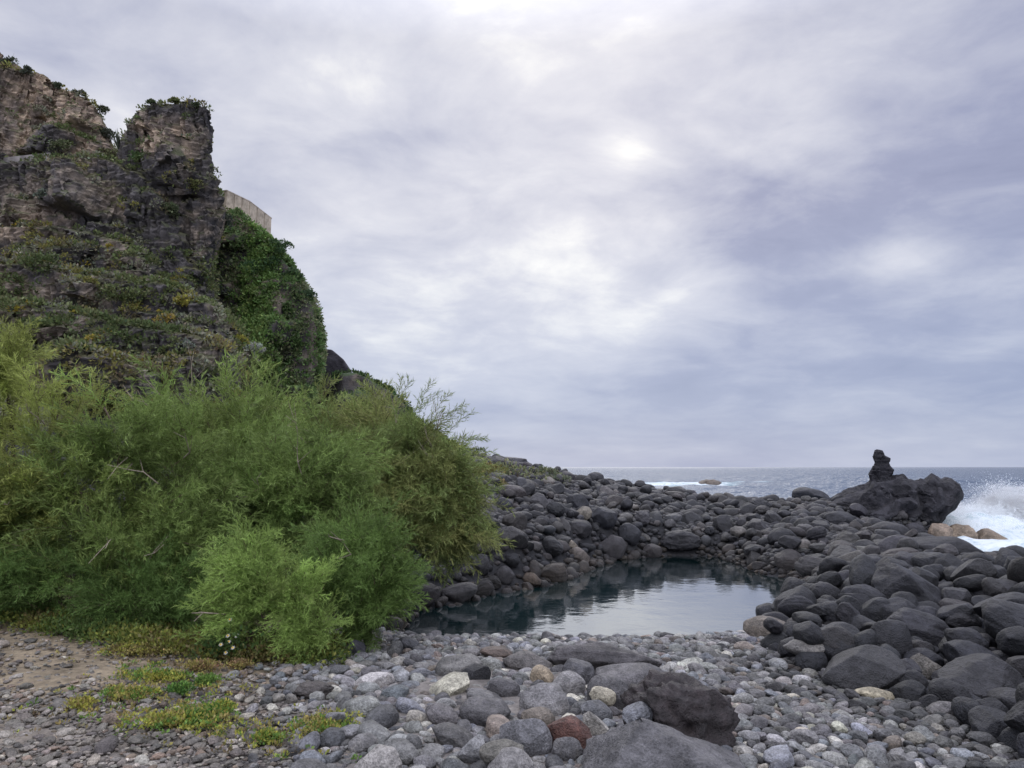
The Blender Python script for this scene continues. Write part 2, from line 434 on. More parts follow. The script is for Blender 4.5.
gnd = np.full(len(sxy), -9.0); nr = (sxy[:, 0] < 55) & (sxy[:, 1] < 80) & (sxy[:, 0] > -55); gnd[nr] = ground(sxy[nr])
shore = np.exp(-np.clip(SEA_Z - gnd, 0, 9) / .35) * nr * (sxy[:, 1] < 50)
caps = .40 * sstep(.22, .5, fbm(p3 * np.array([.035, .11, 0]), 4, .6, seed=45)) * sstep(900, 120, D); foam = np.maximum(foam, caps)
foam = np.clip(np.maximum(foam, shore * .6), 0, .77)
F = grid_faces(len(sx), len(sy))
land = (gnd > SEA_Z + .45) | ((sxy[:, 0] < -19) & (sxy[:, 1] < 70)) | ((poly_sd(POOL, sxy) < 1.5))
F = F[~land[F].any(1)]
M_SEA = water_mat('sea_water', (.07, .093, .13), .38, None, [(.16, (1, 1.6, 1), 1.6), (.5, (1, 1.6, 1), .6), (2.0, (1, 1.6, 1), .16)], foam=True, ior=1.33, refl=.62, cap=.34)
me = make_mesh('sea', np.c_[sxy, sz], F, M_SEA)
a = me.attributes.new('foam', 'FLOAT', 'POINT'); a.data.foreach_set('value', foam.astype(np.float32))
tag(link('sea', me), 'grey blue choppy sea reaching the horizon with white surf by the rocks', kind='structure')

# pool water
px = np.arange(-3.5, 8.5, .2); py = np.arange(8.8, 22.8, .2); PX, PY = np.meshgrid(px, py); pxy = np.c_[PX.ravel(), PY.ravel()]
sd = poly_sd(POOL, pxy); F = grid_faces(len(px), len(py)); F = F[(sd[F] < .75).all(1)]
M_POOL = water_mat('pool_water', (.020, .075, .080), .015, (.16, .36, .37), [(.9, (1, 1, 1), .010), (5.5, (1, 1, 1), .0016)], ior=3.6, refl=1.75)
tag(link('pool_water', make_mesh('pool_water', np.c_[pxy, np.full(len(pxy), POOL_Z)], F, M_POOL)), 'still dark teal tide pool mirroring the bank and the clouds', kind='structure')

# ------------------------------------------------------------------ surf thrown up beside the outcrop
m, nt, out = new_mat('spray'); n = N(nt)
d = n('ShaderNodeBsdfDiffuse'); d.inputs['Color'].default_value = (.93, .95, .96, 1); t = n('ShaderNodeBsdfTranslucent'); t.inputs['Color'].default_value = (.93, .95, .96, 1)
x = n('ShaderNodeMixShader'); x.inputs[0].default_value = .45; n.l(d.outputs[0], x.inputs[1]); n.l(t.outputs[0], x.inputs[2]); n.l(x.outputs[0], out.inputs[0]); M_SPRAY = m
OV = np.array([[1, 0, 0], [-1, 0, 0], [0, 1, 0], [0, -1, 0], [0, 0, 1], [0, 0, -1]], float)
OF = np.array([[0, 2, 4], [2, 1, 4], [1, 3, 4], [3, 0, 4], [2, 0, 5], [1, 2, 5], [3, 1, 5], [0, 3, 5]])
def drops(P, R, stretch=None):
    k = len(P); V = OV[None] * R[:, None, None]
    if stretch is not None: V = V + stretch[:, None, :] * OV[None, :, 2:3] * R[:, None, None]
    V = V + P[:, None, :]; F = OF[None] + (np.arange(k) * 6)[:, None, None]
    return V.reshape(-1, 3), F.reshape(-1, 3)
rg = np.random.default_rng(5)
P = []; R = []; S = []
def jet(x0, y0, spread, n_, vx, vz, vxs, vzs, tmax, r0):
    t = rg.uniform(0, 1, n_) ** .75 * tmax
    # sheets: drops share a few launch directions, so the plume breaks into strands
    k = rg.integers(0, 16, n_); a = rg.normal(0, 1, (16, 3))
    ux = vx + vxs * a[k, 0] + rg.normal(0, .25, n_); uz = np.abs(vz + vzs * a[k, 1] + rg.normal(0, .35, n_)); uy = .8 * a[k, 2] + rg.normal(0, .25, n_)
    px_ = x0 + rg.normal(0, spread, n_) + ux * t; py_ = y0 + rg.normal(0, spread * .6, n_) + uy * t; pz_ = SEA_Z + .5 + uz * t - 4.9 * t * t
    ok = pz_ > SEA_Z + .1
    P.append(np.c_[px_, py_, pz_][ok]); R.append((r0 * rg.lognormal(0, .5, n_))[ok]); S.append(np.c_[ux, uy, uz - 9.8 * t][ok] * .16)
jet(SPL[0] + .2, SPL[1], .7, 41000, .6, 4.3, 1.3, .9, .95, .008)
jet(SPL[0] + 2.2, SPL[1] + .6, 1.0, 48000, .8, 4.6, 1.6, .9, .95, .008)
jet(SPL[0] - 1.6, SPL[1] - .6, .6, 22000, .2, 2.8, 1.0, .9, .7, .008)
jet(SPL[0] + 4.6, SPL[1] + 1.4, 1.5, 48000, .6, 4.3, 1.7, .9, .95, .008)
jet(SPL[0] + .5, SPL[1] - 1.5, 2.6, 35000, 0, 1.9, .9, .8, .5, .008)
jet(SPL[0] + 1.5, SPL[1] + .3, 2.2, 54000, .4, 3.2, 1.2, .7, .75, .008)
P = np.concatenate(P); R = np.concatenate(R); S = np.concatenate(S)
R = np.clip(R, .003, .03)
V, F = drops(P, R, S)
tag(link('sea_spray', make_mesh('sea_spray', V, F, M_SPRAY, smooth=False)), 'white spray thrown up by a wave beside the black outcrop', kind='stuff')

# fine mist hanging in the plume
Vm, Fm = ICO[5]; q = np.clip(Vm, -1, 1) * np.array([5.2, 2.2, 1.9]); q[:, 2] = np.where(q[:, 2] > 0, q[:, 2] * (1 + .45 * fbm(np.c_[q[:, 0] * .8, q[:, 1] * .8, 0 * q[:, 0]], 4, seed=48)), q[:, 2] * .15)
m, nt, out = new_mat('mist'); n = N(nt); pos = n('ShaderNodeNewGeometry').outputs['Position']
sp3 = n('ShaderNodeSeparateXYZ'); n.l(pos, sp3.inputs[0])
hgt = n.math('SUBTRACT', 1.0, n.math('MULTIPLY', n.math('SUBTRACT', sp3.outputs[2], SEA_Z), .36), clamp=True)
den_ = n.math('MULTIPLY', n.ramp(n.noise(pos, 1.1, 5, .65, .6), [(.44, 0.0), (.62, 1.0)]), n.math('MULTIPLY', hgt, 5.0))
pv = n('ShaderNodeVolumePrincipled'); pv.inputs['Color'].default_value = (.97, .98, 1, 1); n.l(den_, pv.inputs['Density']); n.l(pv.outputs[0], out.inputs['Volume'])
tag(link('spray_mist', make_mesh('spray_mist', q + np.array([SPL[0] + 2.6, SPL[1] + .5, SEA_Z + .35]), Fm, m)), 'fine white mist hanging in the breaking wave', kind='stuff')
# ------------------------------------------------------------------ stones
def stone_shape(seed, sub, cuts=5, planes=(), depth=(.72, .95), amp=.10, fine=.03, soft=.75, box=.0, ridge=0.0, squash=None, strata=0.0):
    r = np.random.default_rng(seed); V, F = ICO[sub]; p = V.copy()
    if box: p = np.sign(p) * np.abs(p) ** (1 - box); 
    if squash is not None: p = p * np.array(squash)
    p = p * (1 + amp * 1.2 * fbm(V * .9 + seed * 3.1, 2, seed=seed))[:, None]
    for _ in range(cuts):
        nrm = r.normal(size=3); nrm /= np.linalg.norm(nrm); h = r.uniform(*depth)
        e = p @ nrm - h; p = p - np.maximum(e, 0)[:, None] * nrm * soft
    for nx, ny, nz in planes:
        nrm = np.array([nx, ny, nz], float); nrm /= np.linalg.norm(nrm); e = p @ nrm - nrm @ np.array([-.25, -.12, .86]); p = p - np.maximum(e, 0)[:, None] * nrm * .97
    dirn = p / np.linalg.norm(p, axis=1)[:, None]
    disp = amp * .55 * fbm(p * 1.9 + seed, 3, seed=seed + 50) + fine * fbm(p * 6 + seed, 3, seed=seed + 70)
    if ridge: disp = disp + ridge * fbm(p * 2.6 + seed, 4, .55, seed=seed + 90, ridged=True)
    if strata: disp = disp + strata * fbm(p * np.array([.7, .7, 7.0]) + seed, 3, seed=seed + 95, ridged=True)
    p = p + dirn * disp[:, None]
    lo, hi = p.min(0), p.max(0); p = (p - (lo + hi) / 2) / ((hi - lo) / 2)
    return p, F

KINDS = {   # name: parameters of the shape family
    'round': dict(cuts=8, depth=(.72, .94), amp=.13, fine=.02, soft=.78),
    'blocky': dict(cuts=10, depth=(.62, .86), amp=.10, fine=.02, soft=.86),
    'flat': dict(cuts=8, depth=(.68, .92), amp=.13, fine=.02, soft=.8),
    'lava': dict(cuts=7, depth=(.68, .9), amp=.14, fine=.05, soft=.8, ridge=.10),
    'ribbed': dict(cuts=7, depth=(.68, .92), amp=.10, fine=.02, soft=.8, strata=.05),
    'wedge': dict(cuts=7, depth=(.42, .72), amp=.07, fine=.02, soft=.93),
}
SHAPES = {}
for kx, (kn, kw) in enumerate(KINDS.items()):
    for j in range(6):
        p, F = stone_shape(100 * kx + j, 5, **kw); SHAPES[(kn, j)] = make_mesh(kn + '_stone', p, F, M_STONE)
COBSH = {}
for j in range(10):
    p, F = stone_shape(900 + j, 4, cuts=7 if j < 6 else 11, depth=(.74, .95) if j < 6 else (.58, .85), amp=.15, fine=.025, soft=.8); COBSH[j] = make_mesh('cobble', p, F, M_STONE)
LOW4 = [stone_shape(900 + j, 4, cuts=8, depth=(.66, .93), amp=.15, fine=.02) for j in range(10)]
LOW3 = [stone_shape(900 + j, 3, cuts=8, depth=(.66, .93), amp=.15, fine=.02) for j in range(10)]
LOW2 = [stone_shape(900 + j, 2, cuts=6, depth=(.74, .95), amp=.12, fine=.0) for j in range(14)]
LOW1 = stone_shape(950, 1, cuts=0, amp=.0, fine=.0)

BLACK = (.022, .021, .023); DARK = (.042, .041, .046); DGREY = (.066, .064, .069); GREY = (.125, .122, .125); MGREY = (.175, .17, .172); PALE = (.34, .32, .285)
BLUE = (.135, .142, .165); BROWN = (.085, .066, .056); RED = (.095, .046, .037); TAN = (.27, .225, .165); CREAM = (.42, .39, .31); LAVA = (.038, .028, .026)
# u0 v0 u1 v1 (where its outline is seen), shape, colour, roll, name, category, label
HERO = [
 (586, 717, 742, 800, 'wedge', (.085, .084, .09), 0, 'boulder', 'boulder', 'big dark grey wedge shaped boulder with a peaked top before the brown lava rock'),
 (624, 678, 731, 758, 'lava', LAVA, .25, 'boulder', 'boulder', 'jagged brown black lava rock with a rough ridged flank behind the grey wedge'),
 (547, 642, 660, 676, 'lava', (.062, .058, .062), .05, 'boulder', 'boulder', 'wide low dark boulder lying at the top of the cobble beach'),
 (596, 664, 672, 692, 'flat', (.095, .092, .098), .05, 'boulder', 'boulder', 'flat mid grey slab tucked in front of the wide low dark boulder'),
 (561, 660, 595, 690, 'round', (.07, .07, .078), .5, 'boulder', 'boulder', 'rounded pitted blue grey boulder leaning against the wide low dark boulder'),
 (588, 675, 629, 718, 'round', (.085, .083, .088), -.2, 'boulder', 'boulder', 'upright pitted grey boulder behind the small egg shaped cream stone'),
 (545, 716, 592, 756, 'blocky', RED, .35, 'boulder', 'boulder', 'rust red angular rock among grey stones'),
 (590, 688, 615, 706, 'round', CREAM, .2, 'cobblestone', 'cobblestone', 'small egg shaped cream stone resting on the grey stones'),
 (520, 684, 570, 722, 'blocky', (.14, .138, .142), .1, 'boulder', 'boulder', 'broad light grey boulder just behind the rust red rock'),
 (552, 672, 585, 700, 'round', (.165, .162, .165), .1, 'boulder', 'boulder', 'light grey rounded stone between the pitted boulder and the broad light grey one'),
 (436, 656, 482, 684, 'blocky', (.12, .118, .115), -.1, 'boulder', 'boulder', 'grey dome shaped boulder with the black rock against its side'),
 (459, 664, 490, 688, 'wedge', BLACK, .2, 'boulder', 'boulder', 'small black angular rock leaning on the grey dome shaped boulder'),
 (428, 676, 471, 702, 'flat', (.33, .32, .26), -.4, 'cobblestone', 'cobblestone', 'long pale yellowish stone tilted below the black angular rock'),
 (480, 647, 512, 662, 'flat', BROWN, .1, 'boulder', 'boulder', 'flat dark brown stone behind the black angular rock'),
 (503, 651, 552, 675, 'flat', (.10, .094, .092), .15, 'boulder', 'boulder', 'long brownish grey slab behind the tan upright stone'),
 (499, 718, 552, 762, 'blocky', (.15, .152, .165), .3, 'boulder', 'boulder', 'two toned blue grey boulder just left of the rust red rock'),
 (460, 699, 510, 730, 'blocky', (.085, .083, .088), .1, 'boulder', 'boulder', 'dark grey boulder in the middle of the stone pile behind the two toned one'),
 (530, 666, 553, 690, 'round', TAN, .2, 'cobblestone', 'cobblestone', 'tan upright rounded stone in front of the long brownish slab'),
 (481, 742, 522, 764, 'flat', (.14, .135, .12), 0, 'cobblestone', 'cobblestone', 'smooth olive grey oval cobble in front of the two toned boulder'),
 (487, 679, 520, 704, 'round', (.078, .076, .082), .1, 'boulder', 'boulder', 'dark grey rounded stone right of the long pale yellowish stone'),
 (552, 738, 582, 766, 'round', (.09, .089, .094), .3, 'boulder', 'boulder', 'dark pointed egg shaped stone right in front of the rust red rock'),
 (488, 750, 533, 790, 'round', (.21, .205, .205), .1, 'cobblestone', 'cobblestone', 'pale grey rounded cobble cut by the bottom edge below the olive oval cobble'),
 (460, 738, 490, 768, 'wedge', (.25, .255, .265), .5, 'cobblestone', 'cobblestone', 'pale bluish angular slab left of the olive grey oval cobble'),
 (355, 746, 402, 790, 'blocky', (.27, .26, .25), .2, 'cobblestone', 'cobblestone', 'large pale whitish block at the bottom edge, farthest left of the pale stones'),
 (580, 702, 612, 726, 'round', (.14, .145, .158), .3, 'cobblestone', 'cobblestone', 'blue grey stone directly under the egg shaped cream stone'),
 (582, 713, 610, 740, 'wedge', (.32, .31, .29), .2, 'cobblestone', 'cobblestone', 'angular whitish broken stone between the rust red rock and the grey wedge'),
 (521, 708, 555, 734, 'round', (.115, .10, .085), .1, 'boulder', 'boulder', 'olive brown stone touching the rust red rock from behind'),
 (296, 681, 332, 700, 'lava', (.062, .055, .052), .05, 'boulder', 'boulder', 'dark brown craggy rock alone on the gravel in front of the shrubs'),
 (624, 705, 652, 724, 'round', (.15, .158, .178), -.2, 'cobblestone', 'cobblestone', 'small blue grey stone at the tip of the grey wedge'),
 (397, 637, 419, 655, 'round', (.05, .052, .06), 0, 'boulder', 'boulder', 'dark bluish round stone beside the foot of the blue green shrub'),
 (345, 640, 366, 660, 'blocky', DARK, 0, 'boulder', 'boulder', 'dark stone under the blue green shrub at the gravel edge'),
 # the heap right of the pool
 (815, 647, 899, 696, 'blocky', (.062, .059, .058), 0, 'boulder', 'boulder', 'large squarish grey brown boulder with a flat top at the foot of the heap'),
 (868, 620, 912, 672, 'round', (.04, .039, .043), .45, 'boulder', 'boulder', 'dark oval boulder standing tilted behind the large squarish one'),
 (886, 612, 955, 654, 'ribbed', (.047, .045, .05), .3, 'boulder', 'boulder', 'long ribbed dark boulder sloping down right of the tilted oval boulder'),
 (871, 570, 949, 620, 'blocky', (.035, .034, .039), .35, 'boulder', 'boulder', 'biggest dark boulder with a cracked face high on the heap'),
 (928, 680, 969, 714, 'round', (.05, .048, .05), .15, 'boulder', 'boulder', 'dark rounded boulder at the beach edge left of the ridged wedge boulder'),
 (948, 655, 1024, 708, 'wedge', (.062, .059, .06), .45, 'boulder', 'boulder', 'ridged wedge boulder sloping down to the right near the beach edge'),
 (912, 654, 946, 684, 'wedge', (.125, .118, .108), .1, 'boulder', 'boulder', 'light grey triangular boulder between the squarish boulder and the ridged wedge'),
 (816, 628, 852, 658, 'blocky', (.058, .052, .048), 0, 'boulder', 'boulder', 'brown grey squat boulder just behind the large squarish boulder'),
 (843, 616, 875, 643, 'round', (.045, .044, .047), -.1, 'boulder', 'boulder', 'dark capped boulder with a pale top rim left of the tilted oval boulder'),
 (789, 590, 823, 630, 'wedge', (.05, .05, .055), .2, 'boulder', 'boulder', 'upright grey boulder standing at the right rim of the pool'),
 (745, 616, 794, 643, 'flat', (.115, .10, .085), 0, 'boulder', 'boulder', 'flat brown grey boulder lying at the near right rim of the pool'),
 (776, 598, 796, 622, 'round', (.036, .036, .04), .2, 'boulder', 'boulder', 'small dark boulder in the water edge left of the upright rim boulder'),
 (820, 602, 850, 624, 'round', (.055, .054, .058), -.1, 'boulder', 'boulder', 'smooth rounded grey boulder right of the upright rim boulder'),
 (843, 586, 884, 615, 'round', (.05, .049, .055), .2, 'boulder', 'boulder', 'smooth dark boulder left of the biggest dark boulder'),
 (869, 599, 914, 624, 'blocky', (.05, .049, .053), -.1, 'boulder', 'boulder', 'grey boulder wedged under the biggest dark boulder'),
 (941, 587, 972, 615, 'round', (.05, .048, .05), .3, 'boulder', 'boulder', 'smooth leaning boulder right of the biggest dark boulder'),
 (946, 611, 978, 632, 'round', (.068, .064, .064), 0, 'boulder', 'boulder', 'rounded brown grey boulder right of the long ribbed boulder'),
 (983, 594, 1050, 634, 'blocky', (.045, .044, .049), .2, 'boulder', 'boulder', 'big dark boulder cut by the right edge of the view, upper part of the heap'),
 (908, 641, 934, 665, 'round', (.062, .055, .052), .2, 'boulder', 'boulder', 'small brown rounded boulder under the end of the long ribbed boulder'),
 (896, 671, 926, 698, 'blocky', BLACK, 0, 'boulder', 'boulder', 'black boulder in the hollow right of the large squarish boulder'),
 (966, 698, 1006, 722, 'blocky', (.03, .029, .031), .1, 'boulder', 'boulder', 'black block under the lower end of the ridged wedge boulder'),
 (855, 688, 896, 702, 'flat', (.27, .245, .18), .1, 'cobblestone', 'cobblestone', 'flat yellowish cobble at the foot of the large squarish boulder'),
 (928, 701, 957, 719, 'blocky', (.13, .125, .125), .1, 'cobblestone', 'cobblestone', 'grey block half sunk in the cobbles below the dark rounded boulder'),
 (1012, 700, 1060, 740, 'blocky', (.06, .057, .057), 0, 'boulder', 'boulder', 'grey boulder cut by the right edge near the lower corner'),
 (1008, 655, 1050, 695, 'blocky', (.045, .04, .04), 0, 'boulder', 'boulder', 'brown black boulder at the right edge behind the ridged wedge'),
 (786, 638, 824, 656, 'flat', (.16, .155, .15), .05, 'boulder', 'boulder', 'flat pale grey slab at the beach edge left of the brown squat boulder'),
 (903, 536, 983, 562, 'flat', (.038, .036, .039), .08, 'boulder', 'boulder', 'long dark slab boulder on the crest in front of the surf'),
 (929, 529, 951, 546, 'blocky', (.19, .15, .115), 0, 'boulder', 'boulder', 'smallest tan boulder washed by the surf'),
 (948, 530, 975, 548, 'lava', (.20, .16, .12), 0, 'boulder', 'boulder', 'smooth tan dome boulder washed by the surf between the other tan ones'),
 (970, 535, 1005, 560, 'blocky', (.17, .135, .10), -.1, 'boulder', 'boulder', 'largest tan boulder washed by the surf'),
 (1015, 541, 1040, 552, 'round', (.23, .18, .14), 0, 'boulder', 'boulder', 'tan boulder in the foam at the right edge'),
 (824, 511, 856, 532, 'round', (.035, .034, .038), .1, 'boulder', 'boulder', 'dark round boulder at the left foot of the black outcrop'),
 (864, 518, 887, 533, 'round', (.03, .029, .033), 0, 'boulder', 'boulder', 'black flattened boulder against the foot of the outcrop'),
 (874, 529, 901, 545, 'round', (.04, .039, .043), .2, 'boulder', 'boulder', 'dark boulder in front of the outcrop foot'),
 (792, 488, 828, 507, 'round', (.04, .039, .044), .1, 'boulder', 'boulder', 'large dark boulder on the skyline left of the outcrop'),
 # the far bank
 (590, 507, 617, 530, 'round', (.045, .046, .054), .1, 'boulder', 'boulder', 'largest dark round boulder halfway up the far bank'),
 (495, 498, 512, 515, 'round', (.06, .06, .068), .4, 'boulder', 'boulder', 'grey round boulder high on the far bank near the shrubs'),
 (587, 472, 604, 486, 'round', (.055, .053, .057), 0, 'boulder', 'boulder', 'dome shaped boulder on the far skyline against the sea'),
 (557, 471, 575, 485, 'round', (.075, .068, .066), 0, 'boulder', 'boulder', 'brownish round boulder on the far skyline left of the dome shaped one'),
 (567, 548, 590, 566, 'flat', (.09, .078, .07), .4, 'boulder', 'boulder', 'brown sloping boulder at the far waterline'),
 (596, 535, 626, 562, 'blocky', (.068, .06, .058), .3, 'boulder', 'boulder', 'broad brown grey boulder at the far waterline below the dark round one'),
 (643, 544, 662, 560, 'round', (.078, .066, .06), 0, 'boulder', 'boulder', 'brown round boulder standing in the water at the far waterline'),
 (437, 584, 478, 604, 'flat', (.085, .077, .072), -.15, 'boulder', 'boulder', 'flat brown boulder at the waterline nearest the hanging shrub'),
 (471, 554, 490, 575, 'blocky', (.058, .055, .056), .2, 'boulder', 'boulder', 'grey boulder on the bank above the flat brown waterline boulder'),
 (494, 566, 514, 586, 'round', (.062, .056, .055), .3, 'boulder', 'boulder', 'leaning brown grey boulder by the near left waterline'),
 (563, 540, 578, 552, 'flat', (.16, .14, .115), .4, 'boulder', 'boulder', 'pale tan stone on the far bank above the brown sloping boulder'),
 (574, 506, 592, 522, 'blocky', (.17, .155, .13), .2, 'boulder', 'boulder', 'pale yellowish boulder left of the largest dark round boulder'),
 (660, 530, 700, 552, 'lava', (.035, .033, .036), 0, 'boulder', 'boulder', 'low black lava block at the middle of the far waterline'),
 (617, 524, 640, 546, 'round', (.045, .045, .05), .5, 'boulder', 'boulder', 'dark tilted boulder right of the broad brown waterline boulder'),
]
class Stone: pass
STONES = []      # every stone one can count: (x, y, z, half sizes, rotation, colour ...)
def fit(h, k):
    u0, v0, u1, v1, shp, col, roll, name, cat, label = h
    uc, vc = (u0 + u1) / 2, (v0 + v1) / 2
    r = ray(uc, vc)
    b = hit_ground(uc, min(v1 - .15 * (v1 - v0), 800)); d = b[1]
    for _ in range(4):
        a = (u1 - u0) / 2 / FPX * d; hh = (v1 - v0) / 2 / FPX * d
        th = math.atan2(EYE - 0, d); bb = min(a * .8, hh * 1.5)
        c = math.sqrt(max(hh * hh - (bb * math.sin(th)) ** 2, (.42 * min(a, hh * 1.4)) ** 2)) / math.cos(th)
        t = np.linspace(max(d - 1.6, .8), d + 2.5, 500); Q = r[None] * (t / r[1])[:, None]; Q[:, 2] += EYE
        gap = Q[:, 2] - ground(Q[:, :2]) - .55 * c
        j = np.where(gap < 0)[0]; j = j[0] if len(j) else int(np.argmin(gap))
        d = Q[j, 1]
    s = Stone(); s.p = Q[j]; s.half = (a, bb, c); s.roll = roll; s.yaw = 0; s.tilt = 0; s.col = tuple(np.array(col) * (.8 if (k >= 31 and max(col) < .09) else 1.25)); s.shape = shp; s.name = name; s.cat = cat; s.label = label; s.hero = True; s.idx = k
    return s
HS = [fit(h, k) for k, h in enumerate(HERO)]
for s in HS:
    if 'surf' in s.label and s.label.find('tan') >= 0: s.half = (s.half[0], s.half[1] * 1.3, s.half[2] * 1.35); s.p = s.p + np.array([0, 0, .1])
    s.col = tuple(np.array(s.col) * (np.array([.46, .47, .52]) if max(s.col) < .07 else np.array([.72, .70, .68])))
BIG_DETAIL = {0: dict(seed=11, cuts=2, depth=(.8, .9), amp=.05, fine=.03, soft=.9, ridge=.05, planes=[(-.8, -.12, .45), (.60, -.08, .66), (.15, .85, .5), (-.05, -.72, .5)]), 1: dict(seed=23, cuts=6, depth=(.55, .85), amp=.24, fine=.10, soft=.8, ridge=.24, strata=.10), 2: dict(seed=31, cuts=7, depth=(.6, .9), amp=.14, fine=.04, soft=.8, ridge=.05),
              31: dict(seed=44, cuts=9, depth=(.6, .8), amp=.08, fine=.02, soft=.9), 34: dict(seed=52, cuts=9, depth=(.6, .85), amp=.12, fine=.025, soft=.88, ridge=.03), 33: dict(seed=61, cuts=6, depth=(.7, .9), amp=.1, fine=.02, soft=.8, strata=.06), 36: dict(seed=72, cuts=7, depth=(.45, .75), amp=.09, fine=.02, soft=.93, ridge=.03), 32: dict(seed=83, cuts=5, depth=(.75, .95), amp=.08, fine=.012, soft=.8, strata=.02)}

# --- scattered stones
PT = np.array([[s.p[0], s.p[1]] for s in HS]); PR = np.array([(s.half[0] + s.half[1]) / 2 for s in HS])
def edge_line(y): return np.interp(y, [3.5, 4.8, 5.8, 6.8, 7.8, 9.0, 9.8, 12], [3.35, 3.1, 2.95, 2.6, 2.5, 3.0, 3.5, 4.6])
RS = np.random.default_rng(99)
def in_view(x, y, z, m=70):
    u, v, d = pix(np.array([x, y, z])); return (d > .3) & (u > -m) & (u < 1024 + m) & (v < 768 + m * 1.2)
def darts(tries, sampler, radius, k, store):
    """Poisson scatter: big stones first, smaller ones in the gaps between them"""
    global PT, PR
    cand = sampler(tries); rad = radius(cand)
    z = ground(cand)
    u, v, dd = pix(np.c_[cand, z + rad]); ok = (dd > .3) & (u > -200) & (u < 1420) & (v < 850) & (poly_sd(POOL, cand) > np.where((cand[:, 1] < 13.5) | (cand[:, 0] > 3.5), rad * 1.0, rad * .5 - .12)) & (z > SEA_Z - .3)
    cand, rad, z = cand[ok], rad[ok], z[ok]
    o = np.argsort(-rad) if len(rad) else []
    cap = len(PT); BX = np.empty((cap + len(o), 2)); BR = np.empty(cap + len(o)); BX[:cap] = PT; BR[:cap] = PR
    cell = .45; G = {}
    big = [i for i in range(cap) if BR[i] > cell]; 
    for i in range(cap):
        if BR[i] <= cell: G.setdefault((int(BX[i, 0] // cell), int(BX[i, 1] // cell)), []).append(i)
    n_ = cap; sel = []
    for i in o:
        x, y = cand[i]; r_ = rad[i]; cxx, cyy = int(x // cell), int(y // cell); good = True
        reach = int(math.ceil((k * (r_ + cell)) / cell))
        L = list(big)
        for a in range(cxx - reach, cxx + reach + 1):
            for b in range(cyy - reach, cyy + reach + 1):
                q = G.get((a, b))
                if q: L.extend(q)
        for j in L:
            if (BX[j, 0] - x) ** 2 + (BX[j, 1] - y) ** 2 < (k * (BR[j] + r_)) ** 2: good = False; break
        if good:
            BX[n_] = (x, y); BR[n_] = r_
            (big.append(n_) if r_ > cell else G.setdefault((cxx, cyy), []).append(n_)); n_ += 1; sel.append(i)
    PT, PR = BX[:n_].copy(), BR[:n_].copy()
    sel = np.array(sel, int)
    store.append((cand[sel], rad[sel], z[sel])); return len(sel)

def box_sampler(x0, x1, y0, y1, cond):
    def f(n_):
        q = np.c_[RS.uniform(x0, x1, n_), RS.uniform(y0, y1, n_)]; return q[cond(q)]
    return f
def is_boulder(q):
    x, y = q[:, 0], q[:, 1]
    right = (x > edge_line(y)) & (y < 14)
    far = (y >= 10.6)
    return (right | far) & (x > -4.5)
near_heap = box_sampler(2.3, 13, 3.6, 13, lambda q: is_boulder(q))
far_bank = box_sampler(-5, 24, 10.6, 37, lambda q: is_boulder(q))
SB = []; cnt = []
U = lambda a, b: (lambda c: RS.uniform(a, b, len(c)))
cnt.append(darts(60, near_heap, U(.27, .36), 1.0, SB)); cnt.append(darts(800, near_heap, U(.17, .26), .95, SB)); cnt.append(darts(9000, near_heap, U(.10, .17), .88, SB)); cnt.append(darts(16000, near_heap, U(.045, .10), .84, SB))
cnt.append(darts(45, far_bank, U(.34, .46), 1.2, SB)); cnt.append(darts(700, far_bank, U(.22, .33), 1.0, SB)); cnt.append(darts(5500, far_bank, U(.13, .21), .82, SB)); cnt.append(darts(30000, far_bank, U(.075, .13), .66, SB)); cnt.append(darts(40000, far_bank, U(.04, .075), .66, SB))
# a second layer lying on top of the heap
_keep = (PT.copy(), PR.copy()); PT = np.array([[s.p[0], s.p[1]] for s in HS]); PR = np.array([(s.half[0] + s.half[1]) / 2 for s in HS]); SB2 = []
darts(420, near_heap, U(.17, .26), 1.25, SB2); darts(3000, near_heap, U(.10, .16), 1.15, SB2)
darts(700, far_bank, U(.14, .22), 1.9, SB2)
PT, PR = _keep
beach = box_sampler(-2.4, 4.0, 3.4, 9.6, lambda q: (q[:, 0] < edge_line(q[:, 1]) + .1) & (q[:, 0] > -1.25 + .3 * np.sin(q[:, 1] * 1.7) + RS.normal(0, .25, len(q))))
mid = box_sampler(-1.2, 1.0, 3.5, 7.0, lambda q: np.hypot((q[:, 0] + .2) / 1.2, (q[:, 1] - 5.2) / 1.7) < 1)
SCB = []; nb = len(cnt)
cnt.append(darts(70, mid, U(.085, .12), 1.0, SCB)); cnt.append(darts(420, mid, U(.055, .08), .9, SCB)); cnt.append(darts(120, beach, U(.065, .09), 1.0, SCB)); cnt.append(darts(4200, beach, U(.042, .066), .86, SCB)); cnt.append(darts(26000, beach, U(.027, .042), .8, SCB)); cnt.append(darts(40000, beach, U(.016, .027), .78, SCB))
gravel = box_sampler(-6.5, -.5, 3.2, 8.6, lambda q: RS.random(len(q)) < np.clip(1.25 - sstep(5.3, 6.7, q[:, 1] - .25 * (q[:, 0] + 2)) * 1.1 * sstep(-.9, -2.2, q[:, 0]), .10, 1))
SGR = []
cnt.append(darts(200, gravel, U(.05, .075), 1.2, SGR)); cnt.append(darts(2200, gravel, U(.028, .045), .95, SGR)); cnt.append(darts(11000, gravel, U(.016, .028), .84, SGR)); cnt.append(darts(34000, gravel, U(.008, .016), .8, SGR))
print('scatter', cnt)

